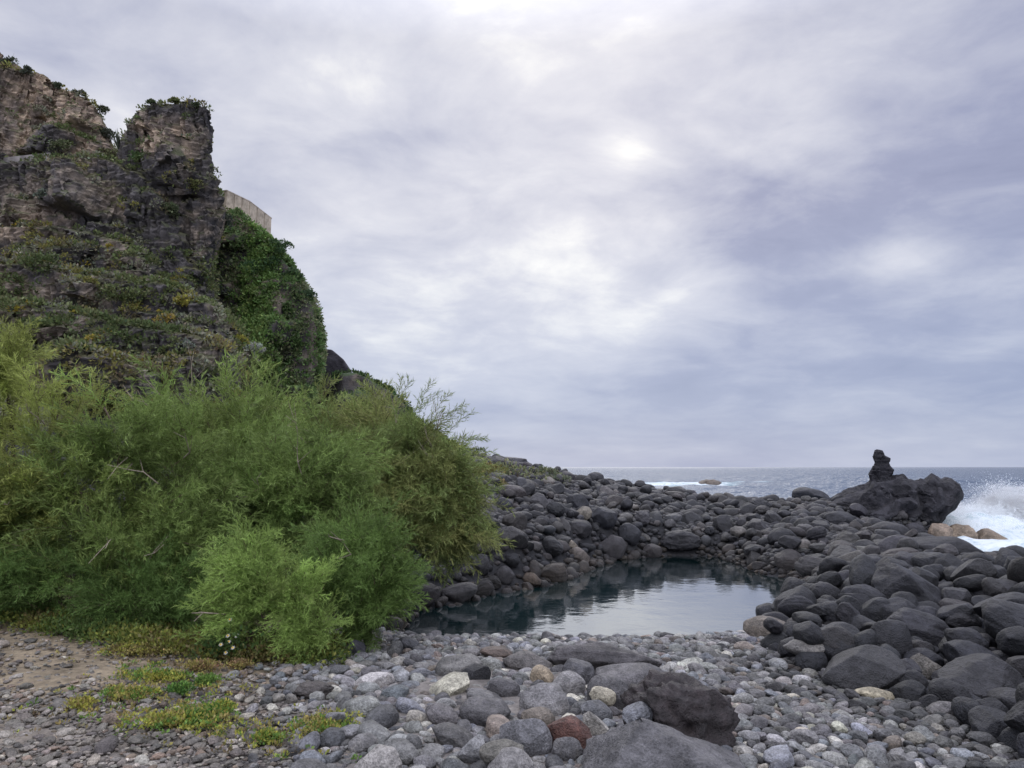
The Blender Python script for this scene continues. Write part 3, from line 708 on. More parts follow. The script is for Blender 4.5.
def pick(pal, n_):
    w_ = np.array([p[0] for p in pal]); c = np.array([p[1] for p in pal]); k = RS.choice(len(pal), n_, p=w_ / w_.sum())
    return c[k] * RS.lognormal(0, .26, (n_, 1)) * RS.normal(1, .02, (n_, 3)), k
PAL_B = [(5, (.042, .041, .045)), (4, (.058, .056, .06)), (3, (.03, .03, .033)), (2, (.082, .078, .077)), (1.2, (.07, .06, .054)), (.6, (.13, .122, .112))]
PAL_F = [(5, (.05, .049, .053)), (4, (.07, .067, .068)), (3, (.036, .035, .039)), (3, (.10, .092, .086)), (2, (.082, .07, .062)), (1.0, (.15, .138, .12)), (.5, (.21, .19, .155))]
PAL_B = [(w, tuple(np.array(c) * np.array([.225, .235, .275]))) for w, c in PAL_B]; PAL_F = [(w, tuple(np.array(c) * np.array([.285, .29, .32]))) for w, c in PAL_F]
PAL_C = [(5, (.15, .147, .148)), (4, (.20, .195, .19)), (3, (.105, .102, .105)), (2, (.145, .15, .165)), (1.2, (.27, .26, .24)), (.8, (.36, .34, .29)), (1.2, (.14, .115, .098)), (1, (.065, .063, .066))]
PAL_C = [(w, tuple(np.array(c) * np.array([.80, .80, .795]))) for w, c in PAL_C]
PAL_G = [(5, (.125, .118, .112)), (4, (.165, .158, .15)), (3, (.088, .084, .083)), (1.5, (.13, .105, .088)), (.8, (.23, .22, .20))]

def as_stones(store, pal, flat, sink, tiltmax, cls):
    L = []
    for q, r, z in store:
        k = len(q)
        if not k: continue
        el = RS.uniform(1.0, 1.75, k); c, ci = pick(pal, k); fl = RS.uniform(*flat, k)
        for i in range(k):
            s = Stone(); a = r[i] * math.sqrt(el[i]) * 1.04; b = r[i] / math.sqrt(el[i]) * 1.04; h = r[i] * fl[i]
            s.half = (a, b, h); s.p = np.array([q[i, 0], q[i, 1], z[i] + h * sink + RS.uniform(0, .25) * h]); s.yaw = RS.uniform(0, 6.283); s.tilt = RS.normal(0, tiltmax); s.roll = RS.normal(0, tiltmax)
            s.col = tuple(c[i]); s.ci = int(ci[i]); s.cls = cls; s.hero = False; s.r = r[i]; L.append(s)
    return L
nearb = [x for x in SB[:4]]; farb = [x for x in SB[4:]]
SB2 = [(q, r, z + .13 + r * .35) for q, r, z in SB2]
BOUL = as_stones(SB2[:2], PAL_B, (.6, .9), .5, .35, 'heap') + as_stones(SB2[2:], PAL_F, (.6, .9), .2, .35, 'bank') + as_stones(nearb, PAL_B, (.6, .92), .45, .3, 'heap') + as_stones(farb, PAL_F, (.6, .92), .35, .3, 'bank')
PAL_G = [(w, tuple(np.array(c) * np.array([1.05, .98, .89]))) for w, c in PAL_G]
COBB = as_stones(SCB, PAL_C, (.48, .8), .42, .26, 'beach')
GRAV = as_stones(SGR, PAL_G, (.4, .65), .12, .14, 'gravel')
# lower, washed stones near the beach edge of the heap are darker and wetter
for s in COBB:
    k = sstep(1.0, .1, np.array([edge_line(s.p[1]) - s.p[0]]))[0] * sstep(8.2, 7.0, np.array([s.p[1]]))[0]
    if RS.random() < k * .9: s.col = tuple(np.array(s.col) * .38)
for s in BOUL:
    if s.cls == 'bank' and s.p[2] < POOL_Z + .28 and poly_sd(POOL, np.array([s.p[:2]]))[0] < .9: s.col = tuple(np.array(s.col) * np.array([.72, .60, .46]))   # wet, browned by algae at the waterline
def px_size(s):
    u, v, d = pix(s.p); s.u, s.v = float(u), float(v)
    s.px = FPX * s.half[0] * 2 / max(float(d), .3); s.vis = 0 < u < 1024 and v < 775
    return s.px
for s in BOUL + COBB + GRAV + HS: px_size(s)
def srot(s): return rotmat(s.tilt, s.roll, s.yaw)
def low_world(s, V): return (V * np.array(s.half)) @ srot(s).T + s.p
# --- which of the largest stones can really be seen
ALL = HS + BOUL + COBB + GRAV
bv = []; bf = []; own = []
for i, s in enumerate(ALL):
    if s.px < 3: continue
    bv.append(low_world(s, LOW1[0])); bf.append(LOW1[1] + 12 * len(own)); own.append(i)
gm = ground_o.data
BV = np.concatenate(bv); BF = np.concatenate(bf)
tree = BVHTree.FromPolygons([tuple(v) for v in BV], [tuple(int(k) for k in f) for f in BF])
EYEV = Vector((0, 0, EYE))
def seen(s, i):
    c = 0; pts = [(0, 0, .6), (0, 0, .95), (.6, 0, .3), (-.6, 0, .3), (.3, -.6, .2), (-.3, -.6, .2), (.7, 0, .7), (-.7, 0, .7)]
    for q in pts:
        t = Vector(np.array(q) * np.array(s.half) + s.p); d = (t - EYEV); L = d.length; d.normalize()
        loc, no, fi, di = tree.ray_cast(EYEV, d, L + 2)
        if fi is not None and own[fi // 20] == i: c += 1
    return c / len(pts)
off = {}
k0 = 0
for nm, L in (('hs', HS), ('b', BOUL), ('c', COBB), ('g', GRAV)): off[nm] = k0; k0 += len(L)
def choose(L, o, n_, minvis=.2):
    c = [(s.px, i) for i, s in enumerate(L) if s.vis and 10 < s.u < 1014 and s.v < 760]
    c.sort(reverse=True); res = []
    for pxs, i in c[:n_ * 5]:
        f = seen(L[i], o + i)
        if f >= minvis: L[i].show = f; res.append((pxs * f, i))
    res.sort(reverse=True); return set(i for _, i in res[:n_])
def clear(s, i):
    c = 0; pts = [(0, 0, .8), (0, -.5, .5), (.5, -.2, .5), (-.5, -.2, .5), (0, -.8, 0), (.4, -.6, 0), (-.4, -.6, 0)]
    for q in pts:
        t = Vector(np.array(q) * np.array(s.half) + s.p); d = (t - EYEV); L = d.length; d.normalize(); o = EYEV.copy(); left = L - .01; ok = True
        for _ in range(6):
            loc, no, fi, di = tree.ray_cast(o, d, left)
            if fi is None: break
            if own[fi // 20] != i: ok = False; break
            o = loc + d * .004; left = L - .01 - (o - EYEV).length
            if left <= 0: break
        c += ok
    return c / len(pts)
# a stone the others would bury lies a little higher and nearer, on top of them
for i, s in enumerate(HS):
    p0 = s.p.copy(); r_ = s.p - np.array([0, 0, EYE]); r_ = r_ / np.linalg.norm(r_); k = 0
    while clear(s, i) < .55 and k < 14: k += 1; s.p = p0 - r_ * .05 * k
    s.gone = clear(s, i) < .3
    if k: print('moved', i, k, s.gone, s.label)
n_hb = sum(1 for s in HS if s.name == 'boulder'); n_hc = len(HS) - n_hb
CH_B = choose(BOUL, off['b'], 296 - n_hb); 
CG = COBB + GRAV
for s in CG: pass
CH_C = choose(CG, off['c'], 296 - n_hc)

def word_col(c):
    l = .3 * c[0] + .6 * c[1] + .1 * c[2]
    if c[0] / c[2] > 1.32 and l < .14: return 'brownish'
    if l < .017: return 'black'
    if l < .04: return 'dark grey'
    if l < .09: return 'grey'
    if l < .17: return 'light grey'
    return 'pale'
def word_shape(s):
    if s.half[2] / s.half[0] < .5: return 'flat'
    if s.half[0] / s.half[1] > 1.32: return 'oblong'
    return 'rounded'
MARKS0 = {0: 'the grey wedge boulder', 1: 'the brown lava rock', 2: 'the wide low dark boulder', 6: 'the rust red rock', 10: 'the grey dome boulder', 12: 'the long pale yellowish stone', 15: 'the two toned boulder', 23: 'the large whitish block', 27: 'the lone craggy rock', 30: 'the stone under the shrub',
         31: 'the large squarish boulder', 32: 'the tilted oval boulder', 33: 'the long ribbed boulder', 34: 'the biggest heap boulder', 36: 'the ridged wedge boulder', 40: 'the upright rim boulder', 41: 'the flat rim boulder', 35: 'the dark beach edge boulder', 46: 'the smooth leaning boulder', 48: 'the boulder cut by the edge',
         57: 'the long crest slab', 62: 'the boulder by the outcrop', 65: 'the big skyline boulder', 66: 'the largest round bank boulder', 67: 'the high bank boulder', 68: 'the dome skyline boulder', 70: 'the brown sloping boulder', 72: 'the brown waterline boulder', 73: 'the flat brown waterline boulder', 75: 'the leaning waterline boulder', 78: 'the black lava block', 37: 'the light triangular boulder'}
MARKS = {k: v for k, v in MARKS0.items() if not HS[k].gone}
ORD = ['', 'second ', 'third ', 'fourth ', 'fifth ', 'sixth ', 'seventh ', 'eighth ', 'ninth ', 'tenth ', 'eleventh ', 'twelfth ']
def relate(s, noun):
    b = min(MARKS, key=lambda k: math.hypot(HS[k].u - s.u, (HS[k].v - s.v) * 1.3)); m_ = HS[b]
    du, dv = s.u - m_.u, s.v - m_.v; side = 'right' if du > 0 else 'left'; dep = 'in front' if dv > 0 else 'behind'
    if abs(du) > 2.2 * abs(dv): rel = side + ' of'
    elif abs(dv) > 2.2 * abs(du): rel = 'behind' if dv < 0 else 'in front of'
    else: rel = ('behind and ' if dv < 0 else 'in front and ') + side + ' of'
    s.key = (word_col(s.col), word_shape(s), noun, rel, MARKS[b]); s.dist = math.hypot(du, dv)
def label_all(L):
    G = {}
    for s in L: G.setdefault(s.key, []).append(s)
    for k, q in G.items():
        q.sort(key=lambda s: s.dist)
        for i, s in enumerate(q):
            o = ORD[i] if i < len(ORD) else 'far '
            if len(q) > 1 and i == 0: o = 'nearest '
            s.label = f'{o}{k[0]} {k[1]} {k[2]} {k[3]} {k[4]}'
            if len(s.label.split()) > 16: s.label = s.label.replace('the boulder cut by the edge', 'the cut off boulder').replace(' and ', ' ')
GRP = {'heap': 'boulders heaped between the pool and the surf', 'bank': 'boulders on the far bank of the pool', 'beach': 'cobbles of the near beach', 'gravel': 'larger stones on the gravel'}
IND = []
for i in CH_B: s = BOUL[i]; s.noun = 'boulder'; relate(s, 'boulder'); IND.append(s)
for i in CH_C: s = CG[i]; s.noun = 'cobblestone'; relate(s, 'cobble'); IND.append(s)
label_all(IND)

def put_stone(s, me):
    o = link(s.name if s.hero else s.noun, me); o.location = s.p; o.rotation_euler = (s.tilt, s.roll, s.yaw); o.scale = s.half
    o.color = (*s.col, 1); return o
for s in HS:
    if s.gone: continue
    if s.idx in BIG_DETAIL:
        p, F = stone_shape(sub=6, **BIG_DETAIL[s.idx]) if False else stone_shape(BIG_DETAIL[s.idx]['seed'], 5, **{k: v for k, v in BIG_DETAIL[s.idx].items() if k != 'seed'})
        me = make_mesh('large_boulder', p, F, M_STONE)
    else: me = SHAPES[(s.shape, s.idx % 6)]
    o = put_stone(s, me); left = s.u < 760 and s.v > 630
    g_ = ('stones of the near beach' if left else 'boulders heaped between the pool and the surf' if s.u > 740 and s.v > 530 else 'boulders on the far bank of the pool')
    tag(o, s.label, s.cat, g_)
for s in IND:
    if s.noun == 'boulder':
        kind = RS.choice(['round', 'round', 'blocky', 'ribbed', 'flat', 'blocky', 'lava'] if s.cls == 'bank' else ['round', 'round', 'round', 'round', 'blocky', 'blocky', 'ribbed'])
        me = SHAPES[(kind, int(RS.integers(6)))]
    else: me = COBSH[int(RS.integers(10))]
    tag(put_stone(s, me), s.label, s.noun, GRP[s.cls])

def stuff_stones(name, L, label):
    Vs, Fs, Cs = [], [], []; o = 0
    for s in L:
        if s.px < 1.6: continue
        lib = LOW4 if s.px > 22 and s.vis else LOW3 if s.px > 9 else LOW2
        V, F = lib[int(RS.integers(len(lib)))]
        W = low_world(s, V); Vs.append(W); Fs.append(F + o); o += len(V); Cs.append(np.broadcast_to(np.array(s.col), W.shape))
    print(name, len(Vs), o)
    ob = link(name, make_mesh(name, np.concatenate(Vs), np.concatenate(Fs), M_STONES, cols=np.concatenate(Cs)))
    tag(ob, label, kind='stuff'); return ob
stuff_stones('rubble', [s for i, s in enumerate(BOUL) if i not in CH_B], 'smaller stones filling the gaps of the boulder heap and the far bank')
stuff_stones('pebbles', [s for i, s in enumerate(CG) if i not in CH_C], 'grey pebbles and grit covering the beach and the gravel')
# ------------------------------------------------------------------ cliffs
def prism(poly, d0, d1, back=.94):
    """an outline seen at depth d0 carried back to d1, rounded at front and back"""
    P = np.array([at(u, v, d0) for u, v in poly]); c = P.mean(0); n_ = len(P); rings = []
    dm = d0 + (d1 - d0) * .12
    for f, y in ((.90, d0), (1.0, dm), (1.0, (dm + d1) / 2), (back, d1)):
        Q = P.copy(); lean = (P[:, 0] * (y / d0 - 1)); Q[:, 0] = c[0] + (P[:, 0] - c[0]) * f + lean * np.where(P[:, 0] < 0, 1.04, .98)   # the flank turns away behind
        Q[:, 2] = np.where(P[:, 2] > c[2], c[2] + (P[:, 2] - c[2]) * (f * .5 + .5), P[:, 2]); Q[:, 1] = y; rings.append(Q)
    V = np.concatenate(rings); F4 = []
    for r in range(3):
        for i in range(n_): F4.append([r * n_ + i, r * n_ + (i + 1) % n_, (r + 1) * n_ + (i + 1) % n_, (r + 1) * n_ + i])
    return V, np.array(F4), [list(range(n_))[::-1], [3 * n_ + i for i in range(n_)]]

CUBE = np.array([[x, y, z] for x in (-1, 1) for y in (-1, 1) for z in (-1, 1)], float)
CUBEF = np.array([[0, 1, 3, 2], [4, 6, 7, 5], [0, 4, 5, 1], [2, 3, 7, 6], [0, 2, 6, 4], [1, 5, 7, 3]])
def cliff_mesh(name, blocks, lumps, voxel, seed, disp, lsize=1.0, lump='slab'):
    bm = bmesh.new()
    def add(V, faces):
        vs = [bm.verts.new(v) for v in V]
        for f in faces: bm.faces.new([vs[i] for i in f])
    r = np.random.default_rng(seed)
    for poly, d0, d1 in blocks:
        V, F4, caps = prism(poly, d0, d1); add(V, F4.tolist() + caps)
        pp = np.array(poly, float); lo, hi = pp.min(0), pp.max(0); k = 0
        while k < lumps:
            u, v = r.uniform(lo, hi); s = float(np.clip(r.lognormal(-.25, .6), .25, 2.2)) * lsize; spx = s * FPX / d0
            if poly_sd(pp, np.array([[u, v]]))[0] > -spx * (1.25 if lump == 'deep' else 1.15): 
                k += .34; continue
            k += 1
            p = CUBE + r.normal(0, .22, (8, 3)); F = CUBEF
            if lump == 'deep' and r.random() < .35: p, F = stone_shape(int(r.integers(1e6)), 2, cuts=9, depth=(.5, .85), amp=.15, fine=0, soft=.95)
            c = at(u, v, d0 + ((r.uniform(-.35, .35) if r.random() < .5 else r.uniform(0, d1 - d0 - .4)) if lump == 'deep' else r.uniform(-.15, .6)) * s); 
            R_ = rotmat(r.normal(0, .16), r.normal(0, .16), r.uniform(0, 6.28)); add((p * (np.array([1.3, .9, .55]) if r.random() < .55 else np.array([.7, .7, 1.5])) * s * .8) @ R_.T + c, F.tolist())
    me = bpy.data.meshes.new(name); bm.normal_update(); bm.to_mesh(me); bm.free()
    o = bpy.data.objects.new(name + '_draft', me); COL.objects.link(o)
    md = o.modifiers.new('r', 'REMESH'); md.mode = 'VOXEL'; md.voxel_size = voxel
    dg = bpy.context.evaluated_depsgraph_get(); dg.update(); m2 = bpy.data.meshes.new_from_object(o.evaluated_get(dg))
    bpy.data.objects.remove(o); bpy.data.meshes.remove(me)
    nv = len(m2.vertices); V = np.empty(nv * 3, np.float32); m2.vertices.foreach_get('co', V); V = V.reshape(-1, 3).astype(float)
    nl = len(m2.loops); li = np.empty(nl, np.int32); m2.loops.foreach_get('vertex_index', li)
    tot = np.empty(len(m2.polygons), np.int32); m2.polygons.foreach_get('loop_total', tot); st = np.empty(len(tot), np.int32); m2.polygons.foreach_get('loop_start', st)
    q = tot == 4; F = li[st[q][:, None] + np.arange(4)[None]]
    bpy.data.meshes.remove(m2); print(name, nv, len(F), int(q.sum()))
    for am, sc, octv, rid, sd_ in disp:
        Nn = vert_normals(V, F); d = fbm(V * np.array(sc), octv, .55, sd_, rid is True); d = -sstep(.12, .5, d) if rid == 'cave' else d
        if lump == 'deep': d = d - d.mean()
        if rid == 'saw': q_ = V[:, 2] / sc[0] + d * 1.6; d = (q_ - np.floor(q_)) - .5; Nn = Nn * np.array([1, 1, 0]); V = V + Nn * (d * am)[:, None]
    return V, F

def vert_normals(V, F):
    n_ = np.cross(V[F[:, 2]] - V[F[:, 0]], V[F[:, 3]] - V[F[:, 1]]); N_ = np.zeros_like(V)
    for k in range(4): 
        for c in range(3): N_[:, c] += np.bincount(F[:, k], n_[:, c], len(V))
    return N_ / (np.linalg.norm(N_, axis=1)[:, None] + 1e-9)

B_MAIN = [
 ([(-160, 30), (-60, 48), (0, 60), (14, 60), (24, 70), (45, 81), (70, 88), (92, 98), (104, 112), (109, 130), (118, 150), (122, 200), (-160, 200)], 54, 66),
 ([(118, 160), (124, 134), (138, 106), (152, 97), (172, 100), (190, 98), (207, 102), (211, 124), (205, 143), (213, 168), (217, 186), (224, 197), (219, 217), (211, 238), (207, 262), (212, 305), (226, 350), (240, 470), (110, 470)], 47, 56),
 ([(-160, 160), (0, 158), (50, 154), (100, 152), (140, 165), (172, 200), (186, 240), (195, 300), (200, 470), (-160, 470)], 45.5, 58),
 ([(-160, 225), (60, 222), (130, 238), (160, 262), (165, 470), (-160, 470)], 43.5, 52),
 ([(-160, 262), (0, 260), (60, 268), (130, 278), (190, 294), (228, 312), (250, 350), (262, 470), (-160, 470)], 40.5, 50),
 ([(-160, 300), (40, 302), (120, 322), (200, 332), (235, 348), (240, 470), (-160, 470)], 37.5, 46)]
V, F = cliff_mesh('cliff', B_MAIN, 170, .13, 3, [(2.1, (.22, .22, .36), 3, 'cave', 59), (.9, (.5, .5, .6), 3, 'cave', 58), (.45, (.3, .3, .4), 4, True, 60), (.55, (.8, .8, .22), 4, True, 64), (.55, (1.7, .3, .3), 3, 'saw', 65), (.34, (1.2, 1.2, 1.6), 4, True, 62), (.16, (.6, .6, .6), 3, 'saw', 66), (.22, (2.3, 2.3, 2.3), 4, True, 67), (.06, (.42, .8, .8), 3, 'saw', 68), (.08, (5, 5, 5), 3, True, 63)], lsize=1.35)
NV = vert_normals(V, F)
def rock_cols(V, NV, tan_zone, veg_amount, green):
    a = fbm(V * .45, 4, seed=70); b = fbm(V * 1.6, 4, seed=71)
    dark = np.array([.074, .067, .067]); brown = np.array([.215, .175, .14]); tan = np.array([.42, .32, .235]); tan2 = np.array([.20, .155, .125])
    k = sstep(-.1, .5, a + .5 * b)[:, None]; c = dark * (1 - k) + brown * k
    t = (tan_zone * sstep(-.75, -.2, a + .4 * b))[:, None]; tt = sstep(-.2, .3, b)[:, None]; c = c * (1 - t) + (tan * tt + tan2 * (1 - tt)) * t
    ve = sstep(.15, .6, NV[:, 2] + .5 * fbm(V * .8, 3, seed=75)) * veg_amount
    gcol = np.array(green); oc = np.array([.095, .085, .03]); kk = sstep(-.1, .4, fbm(V * .6, 3, seed=77))[:, None]
    return c * (1 - ve[:, None]) + (gcol * (1 - kk * .5) + oc * kk * .5) * ve[:, None], ve
tz = sstep(22.3, 24.0, V[:, 2]) * sstep(51, 53.5, V[:, 1]) * sstep(-28, -29.5, V[:, 0]) + .8 * sstep(20.5, 21.5, V[:, 2]) * sstep(24.2, 23.0, V[:, 2]) * sstep(-24.5, -23.3, V[:, 0]) * sstep(-20.0, -21.0, V[:, 0]) * (V[:, 1] < 50) + .55 * sstep(14.5, 15.2, V[:, 2]) * sstep(17.2, 16.3, V[:, 2]) * sstep(-25.5, -26.5, V[:, 0]) * (V[:, 1] < 48)
cols, veg = rock_cols(V, NV, np.clip(tz, 0, 1), .85, (.055, .062, .03))
cliff = tag(link('cliff', make_mesh('cliff', V, F, M_ROCK, smooth=False, cols=cols)), 'dark craggy cliff with a leaning pillar and a tan upper face above the shrubs', 'cliff', kind='structure')
MV, MF, MVEG, MN = V, F, veg, NV

B_GREEN = [([(196, 224), (214, 214), (232, 208), (272, 240), (290, 264), (303, 286), (313, 302), (319, 330), (318, 362), (310, 392), (330, 480), (190, 480)], 57, 70)]
V, F = cliff_mesh('cliff', B_GREEN, 110, .2, 8, [(.5, (.28, .28, .4), 4, True, 80), (.5, (.8, .8, .3), 4, True, 81), (.12, (3, 3, 3), 3, False, 82)])
NV = vert_normals(V, F); c2, v2 = rock_cols(V, NV, .35 * sstep(9, 11, V[:, 2]) * sstep(-15.8, -14.5, V[:, 0]), 1.0, (.08, .13, .05))
cliff2 = tag(link('cliff', make_mesh('cliff', V, F, M_ROCK, cols=c2)), 'green overgrown cliff below the beige wall, behind the dark craggy one', 'cliff', kind='structure')
GV, GF, GN = V, F, NV

B_FAR = [([(308, 352), (318, 347), (332, 348), (344, 358), (352, 370), (354, 400), (300, 470)], 66, 74)]
V, F = cliff_mesh('rock', B_FAR, 40, .2, 12, [(.35, (.3, .3, .5), 4, True, 90), (.14, (1.2, 1.2, 2), 4, False, 91)])
tag(link('crag', make_mesh('crag', V, F, M_ROCK, cols=np.tile([.028, .026, .031], (len(V), 1)))), 'smooth black lava crag standing behind the foot of the green cliff', 'rock')
B_SLOPE = [([(335, 372), (352, 370), (375, 382), (392, 392), (405, 404), (409, 416), (425, 426), (440, 438), (462, 452), (480, 460), (484, 490), (330, 490)], 60, 72)]
V, F = cliff_mesh('rock', B_SLOPE, 50, .2, 13, [(.5, (.3, .3, .5), 4, True, 92), (.2, (1.2, 1.2, 2), 4, False, 93)])
NV = vert_normals(V, F); c4, v4 = rock_cols(V, NV, 0 * V[:, 0], .75, (.05, .085, .03)); c4 = np.where((fbm(V * .5, 3, seed=94) > .15)[:, None], [.03, .028, .032], c4)
tag(link('crag', make_mesh('crag', V, F, M_ROCK, cols=c4)), 'long dark rocky slope with green tufts descending behind the shrubs', 'rock')
SV, SF, SN = V, F, NV

M_LAVA = tint_mat('lava_rock', .8, 5.5, 1.0, .12)
# outcrop at the water with its balanced stack
OUT = [([(824, 519), (824, 506), (838, 499), (853, 493), (868, 487), (872, 481), (905, 481), (918, 485), (926, 484), (933, 477), (941, 481), (950, 481), (960, 488), (964, 497), (958, 507), (948, 516), (942, 524), (938, 533), (915, 536), (880, 536)], 33.2, 37.5)]
V, F = cliff_mesh('outcrop', OUT, 300, .06, 21, [(.20, (.9, .9, .7), 3, True, 200), (.26, (1.5, 1.5, .9), 4, True, 201), (.06, (.8, .9, .9), 3, 'saw', 205), (.17, (3.0, 3.0, 3.0), 4, True, 202), (.10, (5.5, 5.5, 5.5), 3, True, 207), (.06, (8, 8, 8), 3, True, 204)], lsize=.42, lump='deep')
V[:, 2] += sstep(-.6, .6, V[:, 2]) * (fbm(V * np.array([1.1, 1.1, .3]), 4, seed=208) * .45); lumpy = fbm(V * 1.5, 4, seed=103); c5 = np.array([.028, .027, .031])[None] * (1 + .9 * lumpy[:, None]); rust = (sstep(SEA_Z + .75, SEA_Z + .45, V[:, 2]) * sstep(-.2, .3, lumpy))[:, None]; c5 = c5 * (1 - rust) + np.array([.085, .05, .03]) * rust
tag(link('outcrop', make_mesh('outcrop', V, F, M_LAVA, smooth=False, cols=c5)), 'black lava outcrop jutting into the sea with surf at its end', 'rock')
STK = [([(866, 492), (871, 481), (869, 474), (873, 467), (875, 462), (873, 455), (876, 449), (882, 450), (884, 455), (890, 458), (889, 465), (894, 470), (891, 477), (899, 481), (904, 492)], 34.3, 35.2)]
V, F = cliff_mesh('stack', STK, 30, .035, 22, [(.14, (1.8, 1.8, 2.2), 4, True, 110), (.08, (.34, 1.6, 1.6), 3, 'saw', 112), (.08, (5, 5, 6), 3, True, 111)], lsize=.26, lump='deep')
tag(link('rock_stack', make_mesh('rock_stack', V, F, M_LAVA, smooth=False, cols=np.tile([.026, .025, .029], (len(V), 1)))), 'upright knobbly rock stack standing on the black outcrop against the sky', 'rock')
# small skerry out at sea, and the dark shelf behind the far bank
sk = at(712, 488, on_sea(712, 489)); p, F = stone_shape(777, 4, cuts=7, depth=(.5, .85), amp=.2, fine=.05, ridge=.15)
o = link('skerry', make_mesh('skerry', p, F, M_STONE), loc=(sk[0], sk[1], SEA_Z + .45), scale=(2.1, 1.5, 1.0)); o.color = (.075, .058, .045, 1); tag(o, 'small brown rock awash in white foam out at sea', 'rock')
p, F = stone_shape(778, 5, cuts=12, depth=(.35, .8), amp=.1, fine=.04, soft=.95, strata=.06); q = at(503, 461, 40)
o = link('rock_shelf', make_mesh('rock_shelf', p, F, M_STONE), loc=(q[0], q[1], q[2] - .35), scale=(1.6, 1.2, .6)); o.color = (.03, .029, .034, 1); tag(o, 'flat topped black rock shelf at the far top of the bank beside the shrubs', 'rock')

# walls on the cliff
def prism_wall(a, b, zt0, zt1, h, t):
    a = np.array(a, float); b = np.array(b, float); d = (b - a) / np.linalg.norm(b - a); s = np.array([-d[1], d[0]]) * t
    P = [a, b, b + s, a + s]; V = [(*q, z) for q, z in zip(P, (zt0 - h, zt1 - h, zt1 - h, zt0 - h))] + [(*q, z) for q, z in zip(P, (zt0, zt1, zt1, zt0))]
    return np.array(V), np.array([[0, 1, 5, 4], [1, 2, 6, 5], [2, 3, 7, 6], [3, 0, 4, 7], [4, 5, 6, 7], [3, 2, 1, 0]])
M_WALL = tint_mat('wall_render', .9, 2.2, .25, .02)
w0, w1, w2 = at(227, 191, 57.0), at(250, 202, 59.5), at(272, 219, 63.0)
wt = thing('retaining_wall', 'beige rendered wall with vertical joints on top of the green cliff', 'wall', (w0[0], w0[1], 0))
bv_, bf_, bc_ = [], [], []; tot = 0
for (A_, B_) in ((w0, w1), (w1, w2)):
    for k in range(3):
        f0, f1 = k / 3, (k + 1) / 3 - .03; a_ = A_ + (B_ - A_) * f0; b_ = A_ + (B_ - A_) * f1
        V, F = prism_wall(a_[:2], b_[:2], a_[2], b_[2], 4.2, .35); V = V - np.array([w0[0], w0[1], 0]); bv_.append(V); bf_.append(F + tot); tot += 8; bc_.append(np.tile([.40, .335, .26], (8, 1)) * (1 + .05 * RS.normal()))
link('wall_panels', make_mesh('wall_panels', np.concatenate(bv_), np.concatenate(bf_), M_WALL, smooth=False, cols=np.concatenate(bc_)), wt)
cv_, cf_, cc_ = [], [], []; tot = 0
for (A_, B_) in ((w0, w1), (w1, w2)):
    V, F = prism_wall(A_[:2] + np.array([0, -.04]), B_[:2] + np.array([0, -.04]), A_[2] + .09, B_[2] + .09, .10, .43); V = V - np.array([w0[0], w0[1], 0]); cv_.append(V); cf_.append(F + tot); tot += 8; cc_.append(np.tile([.36, .30, .24], (8, 1)))
link('coping', make_mesh('coping', np.concatenate(cv_), np.concatenate(cf_), M_WALL, smooth=False, cols=np.concatenate(cc_)), wt)
a_, b_ = at(-60, 166, 45.2), at(50, 154, 46.6)
V, F = prism_wall(a_[:2], b_[:2], a_[2] + .1, b_[2] + .1, .5, .6)
tag(link('parapet', make_mesh('parapet', V, F, M_WALL, smooth=False, cols=np.tile([.17, .155, .15], (8, 1)))), 'low grey parapet of a path along the cliff ledge below the tan face', 'wall')

# ------------------------------------------------------------------ cliff plants
def leaves(C, N_, n_, rad, size, col, r, up=.4, jit=.25):
    """n_ small blunt leaves spread through a low dome of radius rad around C"""
    d = r.normal(size=(n_, 3)); d /= np.linalg.norm(d, axis=1)[:, None]; d = d + N_ * .9; d /= np.linalg.norm(d, axis=1)[:, None]
    P = C + d * (rad * r.uniform(.35, 1.0, n_) ** .6)[:, None] * np.array([1, 1, .75])
    ax = d + r.normal(0, .6, (n_, 3)) + np.array([0, 0, up]); ax /= np.linalg.norm(ax, axis=1)[:, None]
    sd_ = np.cross(ax, r.normal(size=(n_, 3))); sd_ /= np.linalg.norm(sd_, axis=1)[:, None]
    L = size * r.uniform(.6, 1.5, n_)[:, None]; V = np.stack([P, P + ax * L * .5 + sd_ * L * .3, P + ax * L, P + ax * L * .5 - sd_ * L * .3], 1)
    c = np.array(col) * (1 + jit * r.normal(size=(n_, 1))) * (1 + .06 * r.normal(size=(n_, 3))); c = np.repeat(np.clip(c, .004, .8)[:, None], 4, 1)
    return V.reshape(-1, 3), c.reshape(-1, 3)
def quads(nv): return np.arange(nv).reshape(-1, 4)
rc = np.random.default_rng(17)
class Bag:
    def __init__(s): s.V = []; s.C = []
    def add(s, V, C): s.V.append(V); s.C.append(C)
    def mesh(s, name, mat): V = np.concatenate(s.V); return make_mesh(name, V, quads(len(V)), mat, smooth=False, cols=np.concatenate(s.C))
fc = MV[MF].mean(1); fnz = MN[MF].mean(1); fv = MVEG[MF].mean(1)
def scatter_plants(bag, fc, fnz, wgt, n_, pal, rad, size, nl):
    p = wgt / wgt.sum(); ix = rc.choice(len(fc), n_, p=p)
    patch = fbm(fc[ix] * .35, 3, seed=120)
    for j, i in enumerate(ix):
        k = int(np.clip((patch[j] + .6) / 1.2 * len(pal) + rc.normal(0, .6), 0, len(pal) - 1))
        V, C = leaves(fc[i], fnz[i], nl, rc.uniform(*rad), size, pal[k], rc); bag.add(V, C)
front = (fc[:, 1] < 58) & (fc[:, 0] > -36) & (fnz[:, 1] < .3)
low = sstep(16.0, 13.0, fc[:, 2]); mid_ = 1 - low
